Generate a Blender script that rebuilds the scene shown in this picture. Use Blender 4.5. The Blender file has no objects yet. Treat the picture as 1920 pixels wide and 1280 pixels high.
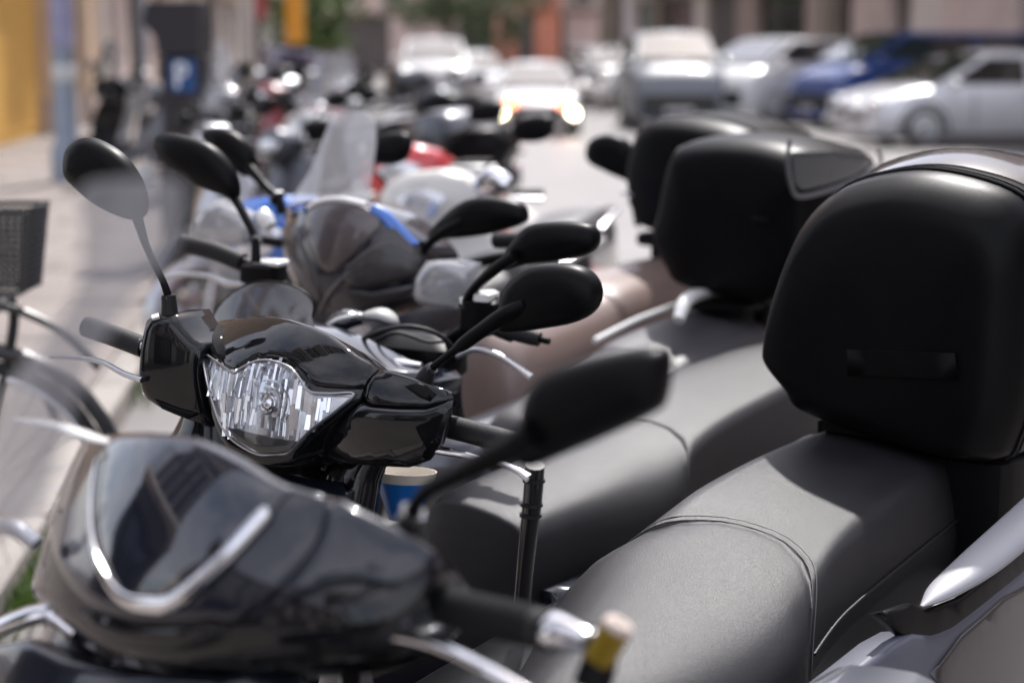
import bpy, bmesh, math, random
from mathutils import Vector, Matrix, geometry
from math import radians, sin, cos, pi, sqrt, atan2
random.seed(7)
SC = bpy.context.scene
COL = SC.collection
V = Vector

# ------------------------------------------------------------------ camera, sky, sun, exposure
CAM_H = 1.5
PITCH = radians(9.73)
cam_d = bpy.data.cameras.new('camera')
cam_d.lens = 60.0
cam_d.sensor_width = 36.0
cam_d.clip_start = 0.05
cam_d.clip_end = 900
cam_d.dof.use_dof = True
cam_d.dof.focus_distance = 2.50
cam_d.dof.aperture_fstop = 2.3
cam_d.dof.aperture_blades = 0
cam = bpy.data.objects.new('camera', cam_d)
COL.objects.link(cam)
cam.location = (0, 0, CAM_H)
cam.rotation_euler = (pi / 2 - PITCH, 0, 0)
SC.camera = cam

SUN_AZ = radians(14)      # measured from +Y towards +X
SUN_EL = radians(56)
world = bpy.data.worlds.new("World")
SC.world = world
world.use_nodes = True
wn = world.node_tree
bg = wn.nodes['Background']
sky = wn.nodes.new('ShaderNodeTexSky')
sky.sky_type = 'NISHITA'
sky.sun_disc = False
sky.sun_elevation = SUN_EL
sky.sun_rotation = SUN_AZ
sky.air_density = 1.0
sky.dust_density = 1.6
sky.ozone_density = 0.6
# thin broken cloud over the whole sky
_tc = wn.nodes.new('ShaderNodeTexCoord')
_mp = wn.nodes.new('ShaderNodeMapping'); _mp.inputs['Scale'].default_value = (1.0, 1.0, 2.2)
_cn = wn.nodes.new('ShaderNodeTexNoise'); _cn.inputs['Scale'].default_value = 1.6; _cn.inputs['Detail'].default_value = 6; _cn.inputs['Roughness'].default_value = 0.55
_cr = wn.nodes.new('ShaderNodeMapRange'); _cr.inputs['From Min'].default_value = 0.36; _cr.inputs['From Max'].default_value = 0.66
_cr.inputs['To Min'].default_value = 0.15; _cr.inputs['To Max'].default_value = 0.80
_mx = wn.nodes.new('ShaderNodeMix'); _mx.data_type = 'RGBA'
wn.links.new(_tc.outputs['Generated'], _mp.inputs[0]); wn.links.new(_mp.outputs[0], _cn.inputs['Vector'])
wn.links.new(_cn.outputs[0], _cr.inputs['Value']); wn.links.new(_cr.outputs[0], _mx.inputs[0])
wn.links.new(sky.outputs[0], _mx.inputs[6]); _mx.inputs[7].default_value = (10.0, 9.7, 10.4, 1)
wn.links.new(_mx.outputs[2], bg.inputs[0])
bg.inputs[1].default_value = 0.15
sd = bpy.data.lights.new('sun', 'SUN')
sd.energy = 4.6
sd.angle = radians(1.2)
sd.color = (1.0, 0.965, 0.94)
sun = bpy.data.objects.new('sun', sd)
COL.objects.link(sun)
to_sun = V((sin(SUN_AZ) * cos(SUN_EL), cos(SUN_AZ) * cos(SUN_EL), sin(SUN_EL)))
sun.rotation_euler = to_sun.to_track_quat('Z', 'Y').to_euler()
sun.location = (0, 0, 30)
SC.view_settings.view_transform = 'Standard'
SC.view_settings.look = 'None'
SC.view_settings.exposure = 0.46
SC.view_settings.gamma = 1.0
SC.view_settings.use_curve_mapping = False
try:
    SC.cycles.use_denoising = True
    SC.cycles.max_bounces = 8
    SC.cycles.transparent_max_bounces = 12
    SC.cycles.sample_clamp_indirect = 6
except Exception:
    pass

# ------------------------------------------------------------------ measuring the place: a sight line and its distance
FPX = 3200.0
def ray(px, py):
    u = (px - 960) / FPX
    v = (640 - py) / FPX
    return V((u, cos(PITCH) + v * sin(PITCH), -sin(PITCH) + v * cos(PITCH)))
EYE = V((0, 0, CAM_H))
def P(px, py, Y):
    d = ray(px, py)
    return EYE + d * (Y / d.y)
def PZ(px, py, z):
    d = ray(px, py)
    return EYE + d * ((z - CAM_H) / d.z)

# ------------------------------------------------------------------ materials
MATS = {}
def mat(name, col, rough=0.5, metal=0.0, coat=0.0, spec=0.5, bump=0.0, bscale=200.0, var=0.0, vscale=6.0,
        col2=None, emit=None, estr=0.0, coat_rough=0.03):
    if name in MATS:
        return MATS[name]
    m = bpy.data.materials.new(name)
    m.use_nodes = True
    nt = m.node_tree
    b = nt.nodes['Principled BSDF']
    b.inputs['Base Color'].default_value = (*col, 1)
    b.inputs['Roughness'].default_value = rough
    b.inputs['Metallic'].default_value = metal
    b.inputs['Specular IOR Level'].default_value = spec
    b.inputs['Coat Weight'].default_value = coat
    b.inputs['Coat Roughness'].default_value = coat_rough
    if emit:
        b.inputs['Emission Color'].default_value = (*emit, 1)
        b.inputs['Emission Strength'].default_value = estr
    tc = None
    if bump or var or col2:
        tc = nt.nodes.new('ShaderNodeTexCoord')
    if bump:
        n = nt.nodes.new('ShaderNodeTexNoise')
        n.inputs['Scale'].default_value = bscale
        n.inputs['Detail'].default_value = 4
        nt.links.new(tc.outputs['Object'], n.inputs['Vector'])
        bp = nt.nodes.new('ShaderNodeBump')
        bp.inputs['Strength'].default_value = bump
        bp.inputs['Distance'].default_value = 0.002
        nt.links.new(n.outputs[0], bp.inputs['Height'])
        nt.links.new(bp.outputs[0], b.inputs['Normal'])
    if var or col2:
        n2 = nt.nodes.new('ShaderNodeTexNoise')
        n2.inputs['Scale'].default_value = vscale
        n2.inputs['Detail'].default_value = 8
        n2.inputs['Roughness'].default_value = 0.65
        nt.links.new(tc.outputs['Object'], n2.inputs['Vector'])
        cr = nt.nodes.new('ShaderNodeValToRGB')
        cr.color_ramp.elements[0].position = 0.3
        cr.color_ramp.elements[1].position = 0.7
        c2 = col2 if col2 else tuple(min(1, c * (1 + var)) for c in col)
        c1 = col if col2 else tuple(c * (1 - var) for c in col)
        cr.color_ramp.elements[0].color = (*c1, 1)
        cr.color_ramp.elements[1].color = (*c2, 1)
        nt.links.new(n2.outputs[0], cr.inputs[0])
        nt.links.new(cr.outputs[0], b.inputs['Base Color'])
        mr = nt.nodes.new('ShaderNodeMapRange')
        mr.inputs['To Min'].default_value = max(0, rough - 0.06)
        mr.inputs['To Max'].default_value = min(1, rough + 0.10)
        nt.links.new(n2.outputs[0], mr.inputs['Value'])
        nt.links.new(mr.outputs[0], b.inputs['Roughness'])
    MATS[name] = m
    return m

def clear_mat(name, tint=(0.95, 0.96, 0.97), gloss=0.03, base_gloss=0.06, haze=0.0, hazecol=(0.5, 0.5, 0.5)):
    """thin clear plastic: transparent body, fresnel reflection, some milky scatter"""
    m = bpy.data.materials.new(name)
    m.use_nodes = True
    nt = m.node_tree
    nt.nodes.clear()
    out = nt.nodes.new('ShaderNodeOutputMaterial')
    tr = nt.nodes.new('ShaderNodeBsdfTransparent')
    tr.inputs[0].default_value = (*tint, 1)
    gl = nt.nodes.new('ShaderNodeBsdfGlossy')
    gl.inputs['Roughness'].default_value = gloss
    lw = nt.nodes.new('ShaderNodeLayerWeight')
    lw.inputs[0].default_value = 0.35
    mp = nt.nodes.new('ShaderNodeMapRange')
    mp.inputs['To Min'].default_value = base_gloss
    mp.inputs['To Max'].default_value = 0.9
    nt.links.new(lw.outputs['Fresnel'], mp.inputs['Value'])
    mx = nt.nodes.new('ShaderNodeMixShader')
    last = tr.outputs[0]
    if haze:
        df = nt.nodes.new('ShaderNodeBsdfDiffuse')
        df.inputs[0].default_value = (*hazecol, 1)
        m0 = nt.nodes.new('ShaderNodeMixShader')
        m0.inputs[0].default_value = haze
        nt.links.new(tr.outputs[0], m0.inputs[1])
        nt.links.new(df.outputs[0], m0.inputs[2])
        last = m0.outputs[0]
    nt.links.new(mp.outputs[0], mx.inputs[0])
    nt.links.new(last, mx.inputs[1])
    nt.links.new(gl.outputs[0], mx.inputs[2])
    nt.links.new(mx.outputs[0], out.inputs[0])
    MATS[name] = m
    return m

BLK = mat('gloss_black_paint', (0.003, 0.0035, 0.005), 0.12, coat=0.9, spec=0.0, col2=(.009, .009, .010), vscale=26)
GRAPH = mat('graphite_paint', (0.010, 0.012, 0.020), 0.22, metal=0.1, coat=1.0, spec=.2, coat_rough=0.05, bump=0.01, bscale=900)
MATB = mat('black_moulded_plastic', (0.003, 0.003, 0.0035), 0.36, spec=0.12, bump=0.08, bscale=900, var=0.15, vscale=25)
MATB2 = mat('black_box_plastic', (0.002, 0.002, 0.0025), 0.36, spec=0.12, bump=0.10, bscale=700, var=0.2, vscale=14)
RUB = mat('black_rubber', (0.008, 0.008, 0.009), 0.6, spec=.35, bump=0.35, bscale=350)
TYRE = mat('tyre_rubber', (0.02, 0.02, 0.021), 0.8, bump=0.3, bscale=120)
VIN = mat('black_seat_vinyl', (0.013, 0.0128, 0.015), 0.38, bump=0.42, bscale=850, var=0.3, vscale=7, spec=0.42)
VIN2 = mat('grey_seat_vinyl', (0.050, 0.048, 0.052), 0.40, bump=0.35, bscale=650, var=0.10, vscale=9, spec=0.6)
CHR = mat('polished_chrome', (0.80, 0.80, 0.82), 0.08, metal=1.0)
ALU = mat('cast_aluminium', (0.62, 0.62, 0.63), 0.30, metal=1.0, bump=0.1, bscale=300)
SILV = mat('silver_paint', (0.42, 0.43, 0.46), 0.28, metal=0.6, coat=0.8)
DGREY = mat('dark_grey_paint', (0.06, 0.065, 0.08), 0.3, metal=0.3, coat=0.6)
TAUPE = mat('taupe_paint', (0.085, 0.070, 0.071), 0.30, metal=0.35, coat=0.7)
BROWN = mat('mauve_brown_vinyl', (0.20, 0.142, 0.122), 0.38, coat=0.3, bump=0.15, bscale=500)
BLUE = mat('blue_paint', (0.02, 0.13, 0.50), 0.2, coat=1.0)
WHITEP = mat('white_paint', (0.74, 0.74, 0.72), 0.25, coat=1.0)
CREAM = mat('cream_paint', (0.62, 0.60, 0.55), 0.3, coat=0.8)
RED = mat('red_paint', (0.60, 0.03, 0.035), 0.25, coat=1.0)
LENSR = mat('red_lens', (0.35, 0.01, 0.01), 0.15, coat=1.0)
REFL = mat('lamp_reflector', (0.95, 0.96, 0.98), 0.20, metal=1.0)
AMBER = mat('amber_lens', (0.75, 0.22, 0.02), 0.15, coat=0.6)
GOLD = mat('brass_yellow_band', (0.24, 0.16, 0.012), 0.35, metal=0.5)
WOODC = mat('pale_bolt_cap', (0.50, 0.42, 0.37), 0.5)
CLEAR = clear_mat('clear_lens', base_gloss=0.03)
SCREEN = clear_mat('clear_windscreen', tint=(0.84, 0.85, 0.86), gloss=0.06, base_gloss=0.05, haze=0.22, hazecol=(0.6, 0.58, 0.58))
SCREEN2 = clear_mat('milky_windscreen', tint=(0.84, 0.85, 0.86), gloss=0.06, base_gloss=0.05, haze=0.50, hazecol=(0.72, 0.70, 0.69))
SMOKE = clear_mat('smoked_windscreen', tint=(0.74, 0.74, 0.76), gloss=0.3, base_gloss=0.04, haze=0.52, hazecol=(0.36, 0.355, 0.365))
SMOKE2 = clear_mat('dark_smoked_visor', tint=(0.16, 0.15, 0.15), gloss=0.12, base_gloss=0.06, haze=0.25, hazecol=(0.22, 0.21, 0.21))
LENSW = clear_mat('clear_indicator_lens', tint=(0.80, 0.81, 0.83), gloss=0.05, base_gloss=0.14, haze=0.35, hazecol=(0.75, 0.76, 0.78))

# ------------------------------------------------------------------ object helpers
XF = {}
def thing(name, label, cat, loc=(0, 0, 0), rotz=0.0, lean=0.0, group=None, kind=None):
    o = bpy.data.objects.new(name, None)
    COL.objects.link(o)
    o.empty_display_size = 0.2
    M = Matrix.Translation(V(loc)) @ Matrix.Rotation(rotz, 4, 'Z') @ Matrix.Rotation(lean, 4, 'Y')
    o.matrix_world = M
    o.location = V(loc)
    o.rotation_mode = 'QUATERNION'
    o.rotation_quaternion = M.to_quaternion()
    if label: o['label'] = label
    if cat: o['category'] = cat
    if group: o['group'] = group
    if kind: o['kind'] = kind
    XF[o.name] = M
    return o

def tag(o, label=None, cat=None, group=None, kind=None):
    if label: o['label'] = label
    if cat: o['category'] = cat
    if group: o['group'] = group
    if kind: o['kind'] = kind
    return o

def mesh(name, verts, faces, m, parent=None, local=False, smooth=True, angle=38, sub=0):
    if parent is not None and not local:
        inv = XF[parent.name].inverted()
        verts = [inv @ V(v) for v in verts]
    me = bpy.data.meshes.new(name)
    me.from_pydata([tuple(v) for v in verts], [], faces)
    me.update()
    bm = bmesh.new()
    bm.from_mesh(me)
    bmesh.ops.recalc_face_normals(bm, faces=bm.faces)
    bm.to_mesh(me)
    bm.free()
    if smooth:
        me.polygons.foreach_set('use_smooth', [True] * len(me.polygons))
        if not sub:
            me.set_sharp_from_angle(angle=radians(angle))
    me.materials.append(m)
    o = bpy.data.objects.new(name, me)
    COL.objects.link(o)
    if sub:
        md = o.modifiers.new('smooth', 'SUBSURF')
        md.levels = md.render_levels = sub
    if parent is not None:
        o.parent = parent
        XF[o.name] = XF[parent.name]
    return o

def join(*geos):
    vs, fs = [], []
    for v, f in geos:
        b = len(vs)
        vs += list(v)
        fs += [tuple(i + b for i in q) for q in f]
    return vs, fs

def cr(pts, n=6, closed=False):
    pts = [V(p) for p in pts]
    N = len(pts)
    out = []
    rng = range(N) if closed else range(N - 1)
    for i in rng:
        p1 = pts[i]; p2 = pts[(i + 1) % N]
        p0 = pts[(i - 1) % N] if (closed or i > 0) else p1 * 2 - p2
        p3 = pts[(i + 2) % N] if (closed or i + 2 < N) else p2 * 2 - p1
        for k in range(n):
            t = k / n
            out.append(0.5 * ((2 * p1) + (p2 - p0) * t + (2 * p0 - 5 * p1 + 4 * p2 - p3) * t * t + (3 * p1 - p0 - 3 * p2 + p3) * t ** 3))
    if not closed:
        out.append(pts[-1])
    return out

def crs(vals, n=6):
    return [p.x for p in cr([V((v, 0, 0)) for v in vals], n)]

def loft(rings, cap0=True, cap1=True, closed=True):
    n = len(rings[0])
    vs = [V(p) for r in rings for p in r]
    fs = []
    m = n if closed else n - 1
    for i in range(len(rings) - 1):
        for j in range(m):
            a = i * n + j; b = i * n + (j + 1) % n
            fs.append((a, b, b + n, a + n))
    def cap(k):
        c = V((0, 0, 0))
        for j in range(n): c += vs[k * n + j]
        vs.append(c / n)
        ci = len(vs) - 1
        for j in range(n):
            fs.append((ci, k * n + j, k * n + (j + 1) % n))
    if closed and cap0: cap(0)
    if closed and cap1: cap(len(rings) - 1)
    return vs, fs

def tube(path, rad, seg=12, n=6, up=None, flat=1.0):
    """round bar swept along a smoothed path; rad may be a list; flat squashes it along the up axis"""
    pts = cr(path, n) if n > 1 else [V(p) for p in path]
    if isinstance(rad, (int, float)):
        rs = [rad] * len(pts)
    else:
        rs = crs(rad, n) if n > 1 else rad
    rings = []
    ref = V(up) if up else None
    prev = None
    for i, p in enumerate(pts):
        t = (pts[min(i + 1, len(pts) - 1)] - pts[max(i - 1, 0)])
        if t.length < 1e-9: t = V((0, 0, 1))
        t.normalize()
        if ref is not None:
            a = t.cross(ref)
        elif prev is None:
            a = t.cross(V((0, 0, 1)))
            if a.length < 0.1: a = t.cross(V((1, 0, 0)))
        else:
            a = prev - t * prev.dot(t)
        a.normalize()
        prev = a
        b = t.cross(a)
        r = max(rs[i], 1e-4)
        rings.append([p + a * (cos(2 * pi * k / seg) * r) + b * (sin(2 * pi * k / seg) * r * flat) for k in range(seg)])
    return loft(rings)

def box(c, sx, sy, sz, ax=None, bev=0.0):
    c = V(c)
    X, Y, Z = ax if ax else (V((1, 0, 0)), V((0, 1, 0)), V((0, 0, 1)))
    hx, hy, hz = sx / 2, sy / 2, sz / 2
    if bev <= 0:
        vs = [c + X * (hx * i) + Y * (hy * j) + Z * (hz * k) for i in (-1, 1) for j in (-1, 1) for k in (-1, 1)]
        fs = [(0, 1, 3, 2), (4, 6, 7, 5), (0, 4, 5, 1), (2, 3, 7, 6), (0, 2, 6, 4), (1, 5, 7, 3)]
        return vs, fs
    def ring(k, inset):
        a, b = hx - inset, hy - inset
        pts = []
        for (sx_, sy_, st) in ((1, 1, 0), (-1, 1, 1), (-1, -1, 2), (1, -1, 3)):
            for q in range(3):
                an = (st + q / 2) * pi / 2
                pts.append(c + X * (sx_ * (a - bev) + cos(an) * bev) + Y * (sy_ * (b - bev) + sin(an) * bev) + Z * k)
        return pts
    return loft([ring(-hz, bev * 0.8), ring(-hz + bev * 0.7, 0), ring(hz - bev * 0.7, 0), ring(hz, bev * 0.8)])

def disc_lathe(c, axis, prof, seg=28):
    """prof: list of (radius, distance along axis)"""
    axis = V(axis).normalized()
    a = axis.cross(V((0, 0, 1)))
    if a.length < 0.1: a = axis.cross(V((1, 0, 0)))
    a.normalize(); b = axis.cross(a)
    rings = [[V(c) + axis * h + a * (cos(2 * pi * k / seg) * r) + b * (sin(2 * pi * k / seg) * r) for k in range(seg)] for r, h in prof]
    return loft(rings)

def inpoly(x, y, poly):
    ins = False
    j = len(poly) - 1
    for i in range(len(poly)):
        xi, yi = poly[i]; xj, yj = poly[j]
        if (yi > y) != (yj > y) and x < (xj - xi) * (y - yi) / (yj - yi + 1e-12) + xi:
            ins = not ins
        j = i
    return ins
def dist_poly(x, y, poly):
    best = 1e9
    j = len(poly) - 1
    for i in range(len(poly)):
        ax, ay = poly[j]; bx, by = poly[i]
        dx, dy = bx - ax, by - ay
        L = dx * dx + dy * dy + 1e-12
        t = max(0, min(1, ((x - ax) * dx + (y - ay) * dy) / L))
        d = (x - ax - dx * t) ** 2 + (y - ay - dy * t) ** 2
        if d < best: best = d
        j = i
    return sqrt(best)

class Face:
    """a curved sheet: origin C, right r, up u, outward n; height F(a, b) along n"""
    def __init__(self, C, r, n, F=None, lean=0.0, tilt=0.0):
        self.C = V(C)
        n = V(n).normalized(); r = V(r).normalized()
        u = r.cross(n) * -1
        if u.z < 0: u = -u
        q = Matrix.Rotation(lean, 3, n)
        r = q @ r; u = q @ u
        q = Matrix.Rotation(tilt, 3, r)
        n = q @ n; u = q @ u
        self.r, self.u, self.n = r, u, n
        self.F = F or (lambda a, b: 0.0)
    def ab(self, p):
        d = p - self.C
        return d.dot(self.r), d.dot(self.u)
    def pt(self, a, b, off=0.0):
        return self.C + self.r * a + self.u * b + self.n * (self.F(a, b) + off)
    def hit(self, px, py, off=0.0):
        d = ray(px, py)
        def g(t):
            q = EYE + d * t - self.C
            return q.dot(self.n) - self.F(q.dot(self.r), q.dot(self.u)) - off
        t0 = max(0.2, (self.C.y - 0.6) / d.y)
        t = t0; g0 = g(t0); best = (abs(g0), t0)
        while t < t0 + 1.6:
            g1 = g(t + 0.01)
            if g0 > 0 >= g1 or g0 < 0 <= g1:
                lo, hi = t, t + 0.01
                for _ in range(18):
                    mid = (lo + hi) / 2
                    if (g(mid) > 0) == (g0 > 0): lo = mid
                    else: hi = mid
                return self.ab(EYE + d * lo)
            if abs(g1) < best[0]: best = (abs(g1), t + 0.01)
            g0 = g1; t += 0.01
        return self.ab(EYE + d * best[1])

def pillow_geo(face, outline, R=0.008, D=0.004, T=0.01, off=0.0, step=0.012, back=True, taper=0.0):
    poly = [(p[0], p[1]) for p in outline]
    # densify
    dp = []
    for i in range(len(poly)):
        a = poly[i]; b = poly[(i + 1) % len(poly)]
        L = sqrt((a[0] - b[0]) ** 2 + (a[1] - b[1]) ** 2)
        k = max(1, int(L / step + 0.5))
        for q in range(k):
            dp.append((a[0] + (b[0] - a[0]) * q / k, a[1] + (b[1] - a[1]) * q / k))
    poly = dp
    N = len(poly)
    area = sum(poly[i][0] * poly[(i + 1) % N][1] - poly[(i + 1) % N][0] * poly[i][1] for i in range(N))
    sg = 1 if area > 0 else -1
    pts = list(poly)
    for fr in (0.15, 0.45, 1.0):
        for i in range(N):
            a = poly[i - 1]; b = poly[(i + 1) % N]
            tx, ty = b[0] - a[0], b[1] - a[1]
            L = sqrt(tx * tx + ty * ty) + 1e-12
            x = poly[i][0] - ty / L * R * fr * sg; y = poly[i][1] + tx / L * R * fr * sg
            if inpoly(x, y, poly) and dist_poly(x, y, poly) > R * fr * 0.93:
                pts.append((x, y))
    x0 = min(p[0] for p in poly); x1 = max(p[0] for p in poly)
    y0 = min(p[1] for p in poly); y1 = max(p[1] for p in poly)
    x = x0 + step / 2
    r_ = 0
    while x < x1:
        y = y0 + step * (0.3 + 0.5 * (r_ % 2))
        while y < y1:
            if inpoly(x, y, poly) and dist_poly(x, y, poly) > R * 1.0 + step * 0.35:
                pts.append((x, y))
            y += step
        x += step * 0.9; r_ += 1
    res = geometry.delaunay_2d_cdt([V(p) for p in pts], [], [list(range(N))], 1, 1e-6)
    co, tris = res[0], res[2]
    vs = []
    for c in co:
        d = dist_poly(c.x, c.y, poly)
        q = min(d / R, 1.0)
        vs.append(face.pt(c.x, c.y, off + D * sqrt(max(0, 1 - (1 - q) ** 2))))
    fs = [tuple(t) for t in tris]
    if not back:
        return vs, fs
    # boundary edges
    cnt = {}
    for f in fs:
        for i in range(len(f)):
            a, b = f[i], f[(i + 1) % len(f)]
            k = (min(a, b), max(a, b))
            cnt[k] = cnt.get(k, 0) + 1
    bed = [k for k, c in cnt.items() if c == 1]
    nf = len(vs)
    cx = sum(c.x for c in co) / len(co); cy = sum(c.y for c in co) / len(co)
    for c in co:
        vs.append(face.pt(cx + (c.x - cx) * (1 - taper), cy + (c.y - cy) * (1 - taper), 0) + face.n * (off - T))
    fs += [tuple(i + nf for i in reversed(f)) for f in fs[:]]
    for a, b in bed:
        fs.append((a, b, b + nf, a + nf))
    return vs, fs

def pillow(name, face, outline, m, parent, px=True, smooth_n=0, local=False, angle=50, **kw):
    if px:
        hoff = kw.get('off', 0.0)
        outline = [face.hit(x, y, hoff) for x, y in outline]
    if smooth_n:
        outline = [(p.x, p.y) for p in cr([V((a, b, 0)) for a, b in outline], smooth_n, True)]
    vs, fs = pillow_geo(face, outline, **kw)
    return mesh(name, vs, fs, m, parent, local=local, angle=angle)

def strip(face, path_px, width, off, hgt, px=True, n=5, wl=None):
    """a raised rib following a line on a sheet"""
    pts = [face.hit(x, y) for x, y in path_px] if px else path_px
    cs = cr([V((a, b, 0)) for a, b in pts], n)
    ws = crs(wl, n) if wl else [width] * len(cs)
    rings = []
    for i, c in enumerate(cs):
        t = (cs[min(i + 1, len(cs) - 1)] - cs[max(i - 1, 0)]).normalized()
        nx, ny = -t.y, t.x
        w = ws[i]
        ring = []
        for (s, h) in ((-1, -0.5), (-0.85, 0.6), (-0.4, 1), (0.4, 1), (0.85, 0.6), (1, -0.5)):
            a = c.x + nx * w * s * 0.5; b = c.y + ny * w * s * 0.5
            ring.append(face.pt(a, b, off + hgt * h))
        rings.append(ring)
    return loft(rings)

def copy_tree(o, parent=None):
    c = o.copy()
    COL.objects.link(c)
    if parent is not None: c.parent = parent
    for ch in list(o.children):
        copy_tree(ch, c)
    return c

# ------------------------------------------------------------------ directions of the parked row
H = V((-0.61, -0.79, 0)).normalized()       # the way the scooters face
S = V((0.79, -0.61, 0)).normalized()        # the rider's left
ZUP = V((0, 0, 1))
LEAN = radians(6.5)
ROW_ROT = atan2(-H.x, H.y)                  # local +Y -> H
BR = V((0.88, -0.47, 0)).normalized()       # handlebar axis, bars turned to the rider's left
BN = V((-0.47, -0.88, 0)).normalized()

# local frame of a two-wheeler: +Y forward, +X rider's right, Z up, y = 0 under the handlebar
def lathe_wheel(parent, y, r, w, hub=CHR, spokes=5, z=None, name='wheel', x=0.0):
    z = r if z is None else z
    prof = [(r * 0.74, -w * 0.42), (r * 0.86, -w * 0.5), (r * 0.95, -w * 0.40), (r, -w * 0.15), (r, w * 0.15), (r * 0.95, w * 0.40), (r * 0.86, w * 0.5), (r * 0.74, w * 0.42), (r * 0.70, 0)]
    vs, fs = disc_lathe((x, y, z), (1, 0, 0), prof + [prof[0]], 32)
    # drop caps: keep tyre hollow by using only quads
    fs = [f for f in fs if len(f) == 4]
    wv = mesh(name, vs, fs, TYRE, parent, local=True)
    g = [disc_lathe((x, y, z), (1, 0, 0), [(0.02, -w * 0.4), (0.045, -w * 0.35), (0.045, w * 0.35), (0.02, w * 0.4)], 16)]
    rp = [(r * 0.75, -w * 0.40), (r * 0.75, w * 0.40), (r * 0.70, w * 0.36), (r * 0.70, -w * 0.36), (r * 0.75, -w * 0.40)]
    rv, rf = disc_lathe((x, y, z), (1, 0, 0), rp, 32)
    g.append((rv, [f for f in rf if len(f) == 4]))
    for k in range(spokes):
        an = 2 * pi * k / spokes
        d = V((0, cos(an), sin(an)))
        c = V((x, y, z))
        g.append(tube([c + d * 0.03, c + d * r * 0.72], [0.016, 0.010], 6, 1, up=(1, 0, 0)))
    mesh('rim', *join(*g), hub, wv, local=True)
    mesh('brake_disc', *disc_lathe((x, y, z), (1, 0, 0), [(r * 0.2, w * 0.52), (r * 0.45, w * 0.52), (r * 0.45, w * 0.56), (r * 0.2, w * 0.56)], 24), ALU, wv, local=True)
    return wv

def ring_section(y, hw, ztop, zbot, p=2.6, n=20, flat=0.0):
    pts = []
    zc = (ztop + zbot) / 2; hh = (ztop - zbot) / 2
    for k in range(n):
        a = 2 * pi * k / n
        c, s = cos(a), sin(a)
        pts.append(V((hw * math.copysign(abs(c) ** (2 / p), c), y, zc + hh * math.copysign(abs(s) ** (2 / p), s))))
    return pts

def body_sections(parent, name, secs, m, n=4, p=3.0):
    ys = crs([s[0] for s in secs], n); hw = crs([s[1] for s in secs], n); zt = crs([s[2] for s in secs], n); zb = crs([s[3] for s in secs], n)
    rings = [ring_section(a, max(b, .004), c, d, p) for a, b, c, d in zip(ys, hw, zt, zb)]
    return mesh(name, *loft(rings), m, parent, local=True)

def chassis(o, paint, paint2, seat_back=1.5, front=True):
    """the rolling lower half every scooter of the row has"""
    fw = lathe_wheel(o, 0.16, 0.245, 0.11, ALU, 5)
    rw = lathe_wheel(o, -1.20, 0.245, 0.13, ALU, 5)
    # fork
    g = []
    for s in (-1, 1):
        g.append(tube([V((s * 0.075, 0.16, 0.245)), V((s * 0.075, 0.06, 0.60))], 0.018, 10, 1))
    g.append(tube([V((0, 0.05, 0.58)), V((0, -0.03, 0.98))], 0.028, 12, 1))
    mesh('fork', *join(*g), ALU, o, local=True)
    # fender
    rings = []
    for k in range(9):
        a = radians(-10 + 150 * k / 8)
        c = V((0, 0.16 + cos(a) * 0.275, 0.245 + sin(a) * 0.275))
        d = V((0, cos(a), sin(a)))
        rings.append([c + V((x_, 0, 0)) + d * dz for x_, dz in ((-0.075, -0.05), (-0.07, -0.012), (-0.035, 0.006), (0.035, 0.006), (0.07, -0.012), (0.075, -0.05), (0.068, -0.05), (0.03, -0.004), (-0.03, -0.004), (-0.068, -0.05))])
    mesh('front_fender', *loft(rings), paint, o, local=True)
    # leg shield
    prof = [(0.10, 0.13, 0.36), (0.155, 0.19, 0.50), (0.125, 0.225, 0.66), (0.075, 0.22, 0.80), (0.03, 0.165, 0.90), (0.01, 0.11, 0.955)]
    rings = []
    for y, hw, z in prof:
        ring = []
        for t in (-1, -0.8, -0.5, -0.2, 0.2, 0.5, 0.8, 1):
            ring.append(V((hw * t, y - 0.11 * t * t, z)))
        for t in (1, 0.6, 0, -0.6, -1):
            ring.append(V((hw * t * 0.96, y - 0.14 - 0.03 * t * t + (0.02 if abs(t) == 1 else 0), z - 0.01)))
        rings.append(ring)
    mesh('leg_shield', *loft(rings), paint, o, local=True)
    mesh('floorboard', *box((0, -0.26, 0.33), 0.36, 0.44, 0.07, bev=0.02), MATB, o, local=True)
    body_sections(o, 'engine_body', [(-0.42, 0.10, 0.60, 0.30), (-0.50, 0.145, 0.66, 0.29), (-0.8, 0.155, 0.69, 0.32), (-1.1, 0.165, 0.71, 0.42), (-1.35, 0.15, 0.74, 0.52), (-seat_back - 0.04, 0.09, 0.76, 0.60)], paint2, p=3.2)
    g = [tube([V((-0.13, -0.85, 0.28)), V((-0.13, -1.2, 0.25))], [0.06, 0.05], 10, 3), tube([V((0.12, -0.75, 0.22)), V((0.15, -0.95, 0.22)), V((0.16, -1.1, 0.27)), V((0.16, -1.5, 0.36))], [0.02, 0.04, 0.055, 0.045], 12, 4)]
    mesh('engine_and_exhaust', *join(*g), MATB, o, local=True)
    mesh('side_stand', *tube([V((-0.12, -0.62, 0.26)), V((-0.17, -0.60, 0.12)), V((-0.23, -0.58, 0.015 + 0.23 * math.tan(LEAN)))], 0.011, 8, 3), MATB, o, local=True)
    return o

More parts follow.
